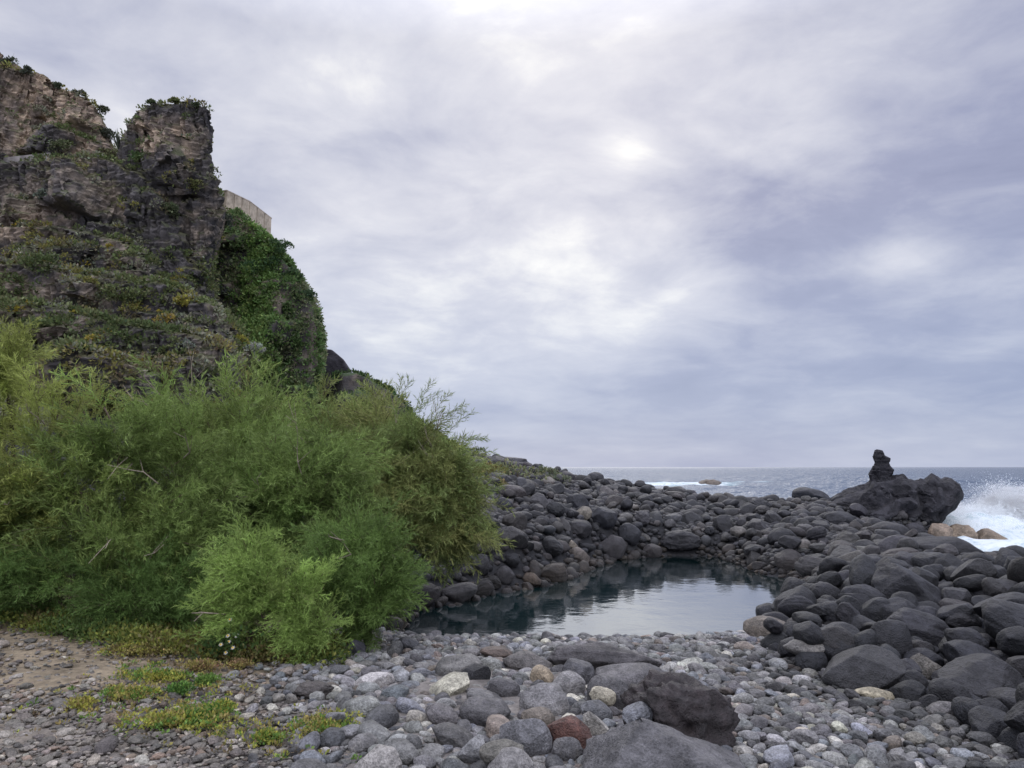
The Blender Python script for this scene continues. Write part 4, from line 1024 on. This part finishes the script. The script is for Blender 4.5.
PALc = [(.08, .105, .04), (.14, .155, .07), (.11, .135, .05), (.20, .20, .14), (.20, .19, .06), (.16, .14, .08)]
bag = Bag()
scatter_plants(bag, fc, fnz, front * (low * (.25 + np.clip(fnz[:, 2], 0, 1)) + .02), 2900, PALc, (.25, .6), .17, 34)
scatter_plants(bag, fc, fnz, front * mid_ * np.clip(fnz[:, 2] - .25, 0, 1) ** 1.2, 620, PALc, (.2, .55), .16, 34)
scatter_plants(bag, fc, fnz, front * low * np.clip(fnz[:, 2], 0, 1) * (fbm(fc * .7, 2, seed=130) > .12), 130, [(.22, .19, .03), (.28, .22, .03)], (.15, .35), .12, 26)
link_o = link('cliff_vegetation', bag.mesh('cliff_vegetation', M_LEAF)); tag(link_o, 'low grey green and ochre plants covering the ledges of the dark cliff', kind='stuff')
gc = GV[GF].mean(1); gn = GN[GF].mean(1); bag = Bag(); gfront = (gn[:, 1] < .35) | (gn[:, 0] > .2)
bright = sstep(-17.3, -18.0, gc[:, 0]) * sstep(-20.5, -19.5, gc[:, 0])
scatter_plants(bag, gc, gn, gfront * (bright * 1.0), 2600, [(.19, .29, .085), (.15, .24, .075), (.22, .31, .10)], (.2, .6), .2, 34)
scatter_plants(bag, gc, gn, gfront * (1.0 - bright * .8) * (fbm(gc * .35, 3, seed=131) > -.45), 3600, [(.11, .18, .06), (.15, .20, .085), (.20, .215, .12), (.13, .21, .065)], (.3, .7), .2, 34)
sc_ = SV[SF].mean(1); sn_ = SN[SF].mean(1)
scatter_plants(bag, sc_, sn_, (np.clip(sn_[:, 2], 0, 1)) * (sn_[:, 1] < .5) * (fbm(sc_ * .5, 3, seed=94) < .15), 300, [(.05, .10, .03), (.06, .09, .035)], (.25, .6), .2, 34)
tag(link('creeper_growth', bag.mesh('creeper_growth', M_LEAF)), 'green creepers and scrub covering the cliff below the beige wall', kind='stuff')

def tree_of(V, F): return BVHTree.FromPolygons([tuple(v) for v in V], [tuple(int(k) for k in f) for f in F])
TM, TG, TS = tree_of(MV, MF), tree_of(GV, GF), tree_of(SV, SF)
def on_rock(u, v):
    r = Vector(ray(u, v)).normalized(); best = None
    for dv in (0, 4, 8, 14, 22, 34):
        r = Vector(ray(u, v + dv)).normalized()
        for T in (TM, TG, TS):
            h = T.ray_cast(EYEV, r, 200)
            if h[0] is not None and (best is None or h[3] < best[3]): best = h
        if best: return np.array(best[0]), np.array(best[1])
    return at(u, v, 50), np.array([0, 0, 1.])
SH = [  # u v radius colour label
 (8, 64, 1.0, (.05, .06, .04), 'dark green shrub on the highest top of the cliff at the left edge'),
 (26, 72, .7, (.06, .07, .05), 'grey green shrub on the cliff top just right of the highest shrub'),
 (58, 86, .5, (.055, .065, .04), 'low shrub midway along the top of the tan cliff face'),
 (78, 89, .55, (.05, .06, .04), 'low shrub near the right end of the top of the tan cliff face'),
 (98, 106, .8, (.06, .068, .04), 'shrub at the right corner of the tan cliff face'),
 (106, 134, 1.0, (.045, .05, .035), 'dark shrub in the notch between the tan face and the pillar'),
 (152, 99, .45, (.06, .075, .035), 'small shrub on the left top of the rock pillar'),
 (175, 102, .55, (.09, .10, .04), 'yellow green tuft on the middle top of the rock pillar'),
 (196, 100, .4, (.06, .075, .04), 'small tuft on the right top of the rock pillar'),
 (60, 152, .9, (.08, .095, .045), 'yellow green bush above the dark cave face right of the parapet'),
 (108, 156, .9, (.10, .105, .05), 'pale ochre bush on the ledge under the notch'),
 (138, 162, .8, (.06, .095, .035), 'green bush on the ledge at the foot of the pillar'),
 (40, 198, .5, (.11, .125, .10), 'silvery bush on the dark cave face'),
 (190, 188, .7, (.11, .115, .045), 'ochre plant clinging to the middle of the pillar'),
 (168, 212, .8, (.065, .08, .04), 'green cushion plant on the shelf of the pillar'),
 (226, 200, .8, (.05, .06, .045), 'dark bush against the left end of the beige wall'),
 (216, 262, .6, (.10, .11, .09), 'grey bush on the right flank of the pillar'),
 (222, 296, .9, (.12, .125, .115), 'large silvery bush hanging at the right foot of the pillar'),
 (36, 268, 1.1, (.07, .09, .035), 'broad green cushion bush at the left of the middle ledge'),
 (116, 300, 1.0, (.085, .10, .04), 'yellow green cushion bush in the middle of the lower slope'),
 (180, 303, .5, (.21, .19, .04), 'yellow flowering plant high on the right of the lower slope'),
 (166, 324, .6, (.24, .18, .05), 'orange yellow flowering plant on the dark right part of the lower slope'),
 (96, 346, .6, (.23, .19, .04), 'yellow flowering plant low on the slope above the shrubs'),
 (240, 346, .6, (.24, .23, .05), 'bright yellow flowering plant at the right foot of the lower slope'),
 (250, 352, .55, (.20, .21, .18), 'silvery rounded bush beside the bright yellow plant'),
 (183, 352, .7, (.16, .17, .14), 'silver grey bush above the middle of the tamarisks'),
 (276, 244, 1.1, (.05, .085, .035), 'green bush right under the right end of the beige wall'),
 (292, 262, 1.1, (.045, .075, .035), 'dark green bush on the upper edge of the green cliff'),
 (306, 288, 1.0, (.05, .08, .04), 'bush on the right edge of the green cliff halfway down'),
 (316, 308, .9, (.045, .08, .035), 'bush at the outermost right bulge of the green cliff'),
 (262, 270, 1.3, (.05, .09, .04), 'big green bush in the middle of the green cliff below the wall'),
 (318, 336, .7, (.055, .075, .04), 'lowest bush on the right edge of the green cliff')]
for u, v, rad, col, lab in SH:
    sky_edge = v < 140 or u > 285; rad *= .62 if sky_edge else .9
    p, nn = on_rock(u, v + (2 if sky_edge else 0)); col = tuple(np.array(col) * 1.3); b = Bag(); nl = int(420 * rad ** 1.3) + 160; upn = nn * .4 + np.array([0, 0, .7])
    t = thing('cliff_shrub', lab, 'shrub', tuple(p), 'shrubs growing on the cliffs')
    for k in range(5):
        o_ = rc.normal(0, .42, 3) * rad * np.array([1, .6, .5]); V, C = leaves(o_ + upn * rad * .35, upn, nl // 3, rad * rc.uniform(.4, .75), .13, col, rc); b.add(V, C)
    link('foliage', b.mesh('foliage', M_LEAF), t)
    Vs, Fs, tot = [], [], 0
    for k in range(4):
        e = rc.normal(0, .5, 3) * rad; e[2] = abs(e[2]) + rad * .5; w_ = .03
        V = np.array([[-w_, 0, -.2], [w_, 0, -.2], [0, w_, -.2], [e[0], e[1], e[2]]]); Vs.append(V); Fs.append(np.array([[0, 1, 3], [1, 2, 3], [2, 0, 3]]) + tot); tot += 4
    link('stem', make_mesh('stem', np.concatenate(Vs), np.concatenate(Fs), M_BARK, cols=np.tile([.08, .06, .045], (tot, 1))), t)
# spiky plant in the notch
p, nn = on_rock(119, 134); t = thing('agave', 'spiky agave like plant standing in the notch against the sky', 'plant', tuple(p))
for k in range(15):
    a = k * 2.4; el = .5 + .9 * (k % 5) / 4; L = rc.uniform(1.0, 1.5); d = np.array([math.cos(a) * math.cos(el), math.sin(a) * math.cos(el), math.sin(el)]); s = np.cross(d, [0, 0, 1]); s = s / np.linalg.norm(s) * .06; nrm = np.cross(s, d) * .4
    b0 = np.array([0, 0, -.1]); m_ = d * L * .5; e = d * L - np.array([0, 0, .12 * L]) * math.cos(el)
    V = np.array([b0 - s, b0 + s, b0 - nrm, m_ - s * 1.2, m_ + s * 1.2, m_ - nrm, e]); F3 = np.array([[3, 4, 6], [4, 5, 6], [5, 3, 6]]); F4 = np.array([[0, 1, 4, 3], [1, 2, 5, 4], [2, 0, 3, 5]])
    link('leaf', make_mesh('leaf', V, [F4, F3], M_LEAF, cols=np.tile([.085, .10, .07], (7, 1))), t)
# ------------------------------------------------------------------ tamarisk shrubs
rt = np.random.default_rng(2024)
def plume(seed, tw=19, hairs=11):
    """one feathery shoot: a nodding axis, side twigs, and fine scale leaved hairs on each"""
    r = np.random.default_rng(seed); T = []; G = []
    dro = r.uniform(.15, .5)
    def ax(t): return np.array([dro * t * t, .06 * math.sin(4 * t + seed), t * (1 - .12 * t)])
    def tri(p, d, L, w_, g_):
        s = np.cross(d, r.normal(size=3)); s /= np.linalg.norm(s) + 1e-9
        T.append([p - s * w_, p + s * w_, p + d * L]); G.append(g_)
    for k in range(5):
        a, b = ax(k / 5), ax((k + 1) / 5 + .03); d = b - a; tri(a, d / np.linalg.norm(d), np.linalg.norm(d), .008 * (1.2 - k / 6), -1)
    for k in range(tw):
        t = .12 + .86 * (k + r.random()) / tw; p = ax(t); a = k * 2.4 + r.normal(0, .3); tang = ax(min(t + .05, 1.05)) - p; tang /= np.linalg.norm(tang)
        rad = np.array([math.cos(a), math.sin(a), 0]); d = tang * r.uniform(.7, 1.1) + rad * r.uniform(.45, .9); d /= np.linalg.norm(d)
        L = (.34 * (1 - t * .62)) * r.uniform(.7, 1.25); tri(p, d, L, .003, .2)
        for j in range(hairs):
            f = (j + .6) / hairs; q = p + d * L * f - np.array([0, 0, .05 * f * f * L]); e = d + r.normal(0, .42, 3); e /= np.linalg.norm(e)
            tri(q, e, .095 * r.uniform(.6, 1.3), 0.0060, .3 + .7 * (.5 * f + .5 * t))
    return np.array(T), np.array(G)
PLUMES = [plume(k) for k in range(14)]

def shrub(name, label, lobes, base_px, n_pl, length, c0, c1, c2, stems=6, upb=.75, extra=()):
    """lobes: (u, v, d, half width px, half height px); c0 main green, c1 second hue, c2 fresh tips"""
    bu, bd = base_px; bx = (bu - 512) / FPX * bd; base = np.array([bx, bd, gz(bx, bd)])
    t = thing(name, label, 'shrub', tuple(base), 'tamarisk thicket behind the gravel')
    Ls = [(at(u, v, d), np.array([a / FPX * d, max(a, b) * .85 / FPX * d, b / FPX * d])) for u, v, d, a, b in lobes]
    wv_ = np.array([(q[1][0] * q[1][2]) ** .9 for q in Ls]); wv_ /= wv_.sum()
    c0, c1, c2 = [np.array(q) * np.array([1.40, 1.28, 1.22]) for q in (c0, c1, c2)]
    VV, CC = [], []; tone = [1.0, 0.0]
    def emit(p, d, L, dr):
        k = int(rt.integers(len(PLUMES))); Tm, Gm = PLUMES[k]
        x = dr - d * (dr @ d); x /= np.linalg.norm(x) + 1e-9; y = np.cross(d, x); B = np.stack([x, y, d], 1)
        W = (Tm * L) @ B.T + p; VV.append(W.reshape(-1, 3))
        h = float(fbm((p * .9)[None], 3, seed=140)[0]) + tone[1] + rt.normal(0, .12); kk = float(sstep(-.1, .55, np.array([h]))[0])
        c = np.array(c0) * (1 - kk) + np.array(c1) * kk; c = c * tone[0] * rt.lognormal(0, .1)
        g_ = np.clip(Gm, 0, 1)[:, None]; cc = c * (1 - g_ * .55) + np.array(c2) * g_ * .55; cc = cc * rt.lognormal(0, .18, (len(Gm), 1)); cc[Gm < 0] = (.09, .062, .045)
        CC.append(np.repeat(cc[:, None], 3, 1).reshape(-1, 3))
    ncl = max(n_pl // 15, 8)
    for _ in range(ncl):
        c, rad = Ls[rt.choice(len(Ls), p=wv_)]; d = rt.normal(size=3); d[1] -= .45; d /= np.linalg.norm(d)
        pos = c + d * rad * (rt.uniform(.15, .95) ** .5); out_ = d * np.array([1, 1, 0]) + np.array([0, 0, -.6])
        main = d * np.array([1, 1, .5]) * .75 + np.array([0, 0, upb]) + rt.normal(0, .25, 3); main /= np.linalg.norm(main)
        Lc = length * rt.uniform(.75, 1.3); root = pos - main * Lc * .6; tone[0] = rt.lognormal(-.03, .32); tone[1] = rt.normal(0, .3)
        for _ in range(15):
            p = root + rt.normal(0, .12, 3) * Lc + main * rt.uniform(0, .45) * Lc
            if p[2] < gz(p[0], p[1]) - .05: continue
            dr = main + rt.normal(0, .33, 3); dr /= np.linalg.norm(dr); emit(p, dr, Lc * rt.uniform(.45, 1.0), out_)
    tone[:] = [1, 0]
    for (u, v, d, dx, dz, L) in extra:
        p = at(u, v, d); dr = np.array([dx, -.1, dz]); dr /= np.linalg.norm(dr); emit(p, dr, L, np.array([.5, 0, -.8]))
    V = np.concatenate(VV) - base
    link('foliage', make_mesh('foliage', V, np.arange(len(V)).reshape(-1, 3), M_LEAF, smooth=False, cols=np.concatenate(CC)), t)
    for k in range(stems):
        c, rad = Ls[k % len(Ls)]; e = c + rt.normal(0, .35, 3) * rad - base; s = np.array([rt.normal(0, .12), rt.normal(0, .12), -.08]); pts = []
        for j in range(9):
            f = j / 8; pts.append(s + (e - s) * np.array([f ** 1.3, f ** 1.3, f ** .8]) + rt.normal(0, .025, 3) * (j > 0))
        V, F = tube(np.array(pts), np.linspace(.045, .010, 9) * (1 if length > .6 else .6)); link('stem', make_mesh('stem', V, F, M_BARK, cols=np.tile([.075, .055, .042], (len(V), 1))), t)
    for k in range(5 if length > .6 else 2):   # dead twigs poking out
        c, rad = Ls[int(rt.integers(len(Ls)))]; d = rt.normal(size=3); d[1] = -abs(d[1]); d[2] = abs(d[2]) * .8; d /= np.linalg.norm(d); p = c + d * rad * .75 - base; L = length * rt.uniform(.5, .9); a_ = d + np.array([0, 0, .3]) + rt.normal(0, .3, 3); a_ /= np.linalg.norm(a_)
        P = np.array([p + a_ * L * f + rt.normal(0, .02, 3) for f in (0, .35, .7, 1)]); VL, FL, tt = [], [], 0
        for Q, R in ((P, [.009, .007, .005, .003]), (np.array([P[1], P[1] + (a_ + rt.normal(0, .6, 3)) * L * .35]), [.005, .002]), (np.array([P[2], P[2] + (a_ + rt.normal(0, .6, 3)) * L * .3]), [.004, .002])):
            V, F = tube(Q, R, 4); VL.append(V); FL.append(F + tt); tt += len(V)
        link('dead_twig', make_mesh('dead_twig', np.concatenate(VL), np.concatenate(FL), M_BARK, cols=np.tile([.24, .20, .155], (tt, 1))), t)
    return t
def tube(P, R, ns=6):
    V = []; n_ = len(P)
    for i in range(n_):
        d = P[min(i + 1, n_ - 1)] - P[max(i - 1, 0)]; d /= np.linalg.norm(d) + 1e-9; s = np.cross(d, [.3, 1, .1]); s /= np.linalg.norm(s); q = np.cross(d, s)
        for k in range(ns): a = 2 * math.pi * k / ns; V.append(P[i] + R[i] * (math.cos(a) * s + math.sin(a) * q))
    F = [[i * ns + k, i * ns + (k + 1) % ns, (i + 1) * ns + (k + 1) % ns, (i + 1) * ns + k] for i in range(n_ - 1) for k in range(ns)]
    return np.array(V), np.array(F)

OL = (.115, .155, .042); GR = (.078, .128, .034); BG = (.060, .108, .030); BRN = (.125, .125, .052); YG = (.125, .185, .035); TIPG = (.18, .26, .08); TIPY = (.26, .30, .095)
shrub('tamarisk', 'tall olive green feathery tamarisk at the left edge reaching up before the cliff', [(8, 385, 9.2, 72, 58), (-45, 420, 9.0, 80, 90), (58, 430, 8.9, 52, 60), (20, 500, 8.7, 80, 80), (-30, 560, 8.5, 60, 60)], (10, 8.8), 900, .75, OL, YG, TIPY)
shrub('tamarisk', 'broad mid green tamarisk in the left middle of the thicket', [(130, 450, 8.8, 62, 62), (172, 430, 9.2, 45, 42), (95, 500, 8.6, 55, 55), (190, 490, 8.7, 48, 55), (140, 540, 8.4, 70, 55)], (140, 8.5), 950, .7, GR, OL, TIPG)
shrub('tamarisk', 'tall back tamarisk under the middle of the cliff slope', [(205, 426, 11.2, 58, 36), (262, 430, 11.2, 44, 36), (240, 460, 10.8, 70, 60), (240, 520, 10.4, 60, 50)], (240, 10.8), 800, .85, GR, OL, TIPG)
shrub('tamarisk', 'loose grey green tamarisk at the back below the black crag', [(325, 438, 13, 50, 34), (378, 442, 13.4, 42, 32), (300, 460, 12.6, 48, 48), (350, 480, 12.6, 60, 42)], (335, 13), 750, .95, (.125, .16, .055), BRN, TIPG)
shrub('tamarisk', 'brownish green tamarisk hanging out over the left bank of the pool', [(410, 465, 12.0, 52, 52), (440, 495, 11.7, 36, 46), (456, 520, 11.5, 24, 26), (378, 490, 11.6, 46, 60), (410, 530, 11.3, 26, 24), (415, 456, 12.0, 34, 28), (446, 486, 11.8, 26, 30), (385, 434, 12.6, 38, 28)], (385, 11.6), 1500, .8, (.085, .12, .045), BRN, TIPG, upb=.2,
      extra=[(428, 428, 12, .3, 1, .7), (436, 430, 12, .5, 1, .65), (446, 436, 12, .5, .9, .6), (452, 448, 12, .9, .7, .6), (462, 458, 12, 1, .6, .55), (470, 470, 12, 1, .25, .5), (418, 420, 12, .1, 1, .7), (400, 412, 12, -.2, 1, .6), (440, 425, 12, .8, .8, .5), (474, 480, 12, 1, .2, .5), (425, 410, 12, .3, 1, .4), (458, 440, 12, 1, .5, .45)])
shrub('tamarisk', 'green tamarisk in the centre of the thicket behind the bright front one', [(300, 500, 9.4, 56, 56), (325, 465, 10.0, 48, 48), (345, 530, 9.2, 42, 42), (260, 500, 9.4, 40, 50)], (300, 9.4), 800, .7, BG, GR, TIPG)
shrub('tamarisk', 'dark green low tamarisk at the front left of the thicket', [(60, 580, 8.0, 66, 36), (135, 585, 7.9, 56, 36), (0, 580, 8.0, 50, 36), (190, 590, 7.8, 36, 36)], (90, 8.0), 650, .5, BG, GR, (.10, .18, .05))
shrub('tamarisk', 'bluish green low tamarisk bending down at the right end of the thicket', [(374, 575, 7.7, 26, 46), (358, 550, 7.9, 32, 34), (386, 556, 7.9, 14, 26), (376, 620, 7.5, 20, 24), (340, 575, 7.7, 30, 40)], (368, 7.7), 700, .5, (.072, .125, .032), BG, (.12, .20, .055))
shrub('tamarisk', 'bright yellow green young tamarisk standing in front of the others', [(265, 588, 7.0, 36, 38), (295, 605, 6.95, 28, 34), (252, 568, 7.1, 24, 28), (316, 628, 6.9, 18, 18), (240, 615, 6.9, 22, 24)], (275, 7.0), 750, .42, (.135, .225, .058), (.11, .19, .05), (.24, .34, .10))

# low growth along the foot of the thicket
bag = Bag()
for _ in range(1300):
    u = rt.uniform(-60, 345); yb = np.interp(u, [-60, 0, 100, 180, 240, 345], [8.2, 7.9, 7.35, 6.95, 6.75, 6.75]); y = yb + abs(rt.normal(0, .45)) + rt.normal(0, .07); x = (u - 512) / FPX * y
    h = fbm(np.array([[x * 1.3, y * 1.3, 0]]), 2, seed=150)[0] + rt.normal(0, .15); c = [(.08, .12, .035), (.13, .165, .04), (.18, .19, .045), (.15, .13, .05)][int(np.clip((h + .5) * 4, 0, 3))]
    V, C = leaves(np.array([x, y, gz(x, y) + .01]), np.array([0, -.2, .9]), 34, rt.uniform(.08, .22), .03, c, rt); bag.add(V, C)
tag(link('undergrowth', bag.mesh('undergrowth', M_LEAF)), 'low yellowish green undergrowth along the foot of the tamarisk thicket', kind='stuff')
def patch(u, v, hw, hh, pal, n_, lab, size=.019):
    c = hit_ground(u, v); b = Bag(); a = hw / FPX * c[1]; dy = max(abs(hit_ground(u, v - hh)[1] - hit_ground(u, v + hh)[1]) / 2, .08)
    for _ in range(int(n_ * 1.5)):
        q = rt.normal(0, .42 if n_ > 30 else .3, 2); x, y = c[0] + q[0] * a, c[1] + q[1] * dy; V, C = leaves(np.array([x, y, gz(x, y) + .02]) - c, np.array([0, 0, 1.]), 34, rt.uniform(.03, .085), size, pal[int(rt.integers(len(pal)))], rt); b.add(V, C)
    o = link('weed_patch', b.mesh('weed_patch', M_LEAF), loc=tuple(c)); tag(o, lab, 'weeds', 'weed patches on the gravel')
YW = (.29, .29, .06); GW = (.12, .20, .045); OW = (.27, .23, .08); RW = (.24, .16, .085)
patch(185, 724, 52, 13, [YW, YW, GW, OW], 110, 'largest yellow green weed patch in the middle of the gravel')
patch(203, 724, 14, 8, [GW, (.06, .14, .025)], 40, 'fresh green clump inside the largest weed patch')
patch(222, 716, 14, 6, [GW, YW], 26, 'small green weed patch right above the largest one')
patch(326, 732, 26, 8, [YW, GW, OW], 60, 'yellow green weed patch at the edge of the bigger stones')
patch(130, 700, 24, 7, [YW, GW, OW], 45, 'thin yellowish weed patch left above the largest one')
patch(181, 696, 12, 4, [GW, (.06, .13, .03)], 26, 'little green weed clump between the largest patch and the shrubs')
patch(160, 682, 34, 4, [YW, GW], 45, 'long thin weed strip nearer to the shrubs')
patch(82, 711, 14, 5, [YW, OW], 22, 'faint yellow weed patch farthest left on the gravel')
patch(208, 685, 12, 3, [GW], 18, 'small green weed clump below the orange dry patch')
patch(204, 671, 20, 3, [RW, OW, OW], 30, 'orange red dry creeping patch in front of the daisies')
patch(238, 670, 13, 2.5, [RW, OW], 18, 'second smaller orange dry patch right of the larger orange one')
patch(268, 744, 12, 5, [YW, GW], 18, 'small weed clump left of the patch at the edge of the bigger stones')
patch(140, 655, 40, 5, [OW, (.12, .10, .035), YW], 60, 'dry yellowish brown weed patch at the edge of the brown soil')
bag = Bag()
for _ in range(420):
    u, v = [(185, 722), (150, 695), (320, 734), (200, 680), (90, 712), (260, 742), (150, 660)][int(rt.integers(7))]; u += rt.normal(0, 34); v = max(v + rt.normal(0, 11), 648)
    c = hit_ground(u, v); col = [YW, GW, OW, (.15, .12, .07)][int(rt.integers(4))]; V, C = leaves(c + np.array([0, 0, .012]), np.array([0, 0, 1.]), int(rt.integers(5, 16)), rt.uniform(.02, .06), .022, col, rt); bag.add(V, C)
tag(link('ground_cover', bag.mesh('ground_cover', M_LEAF)), 'stray creeping bits of weed and dry litter between the gravel stones', kind='stuff')
# daisies
c = hit_ground(228, 662); dz = thing('daisy_plant', 'white daisies flowering at the foot of the bright young tamarisk', 'flowers', tuple(c))
b = Bag()
for k in range(16): V, C = leaves(rt.normal(0, .13, 3) * np.array([1, .6, .4]) + np.array([0, 0, .08]), np.array([0, 0, 1.]), 24, .12, .04, (.06, .10, .03), rt); b.add(V, C)
link('foliage', b.mesh('foliage', M_LEAF), dz)
m, nt, out = new_mat('petal'); n = N(nt); p_ = n('ShaderNodeBsdfPrincipled'); p_.inputs['Base Color'].default_value = (.8, .8, .78, 1); n.l(p_.outputs[0], out.inputs[0]); M_PET = m
m, nt, out = new_mat('disc'); n = N(nt); p_ = n('ShaderNodeBsdfPrincipled'); p_.inputs['Base Color'].default_value = (.6, .38, .03, 1); n.l(p_.outputs[0], out.inputs[0]); M_DISC = m
for u, v in [(230, 620), (228, 636), (221, 645), (229, 642), (237, 636), (226, 653), (233, 648)]:
    r_ = ray(u, v); q = r_ * ((c[1] - .10) / r_[1]) + np.array([0, 0, EYE]) - c; V = [q]; F = []; 
    face = np.array([-.1, -.7, .7]); face /= np.linalg.norm(face); sx_ = np.cross(face, [0, 0, 1]); sx_ /= np.linalg.norm(sx_); sy_ = np.cross(sx_, face)
    for k in range(12):
        a = k * math.tau / 12
        for da, rr in ((-.2, .009), (0, .022), (.2, .009)): V.append(q + (sx_ * math.cos(a + da) + sy_ * math.sin(a + da)) * rr + face * .004)
        F.append([0, 1 + 3 * k, 2 + 3 * k, 3 + 3 * k])
    fl = link('flower', make_mesh('flower', np.array(V), np.array(F), M_PET, smooth=False), dz)
    Vi, Fi = ICO[2]; link('flower_centre', make_mesh('flower_centre', Vi * np.array([.009, .009, .009]) + q + face * .006, Fi, M_DISC), fl)
    sp_ = np.linspace(0, 1, 5)[:, None]; V, F = tube(q * sp_ + np.array([q[0] * .5, .03, 0]) * (1 - sp_), np.full(5, .003), 5); link('stalk', make_mesh('stalk', V, F, M_BARK, cols=np.tile([.06, .10, .03], (len(V), 1))), fl)
# shrubs on the far bank
for u, v, rad, col, lab in [(517, 482, .75, (.17, .18, .095), 'pale yellowish bush on the far bank just right of the hanging tamarisk'), (545, 480, .55, (.15, .165, .10), 'pale green bush on the far bank near the skyline boulders'), (554, 486, .4, (.14, .15, .10), 'small pale bush just below the pale green skyline bush'), (484, 480, .6, (.16, .14, .05), 'dry yellow grass tuft beside the end of the hanging tamarisk'), (478, 455, .8, (.08, .10, .05), 'grey green bush on the far skyline behind the hanging tamarisk'), (493, 490, .4, (.15, .13, .06), 'small dry tuft below the black rock shelf')]:
    p = hit_ground(u, v); t = thing('bank_shrub', lab, 'shrub', tuple(p), 'bushes on the far bank'); b = Bag()
    for k in range(5): V, C = leaves(rt.normal(0, .4, 3) * rad * np.array([1, .6, .2]) + np.array([0, 0, rad * .25]), np.array([0, 0, .8]), 90, rad * .6, .10, col, rt); b.add(V, C)
    link('foliage', b.mesh('foliage', M_LEAF), t)
    V, F = tube(np.array([[0, 0, -.1], [.03, 0, .1], [.02, .02, rad * .5]]), [.03, .025, .01]); link('stem', make_mesh('stem', V, F, M_BARK, cols=np.tile([.08, .06, .045], (len(V), 1))), t)
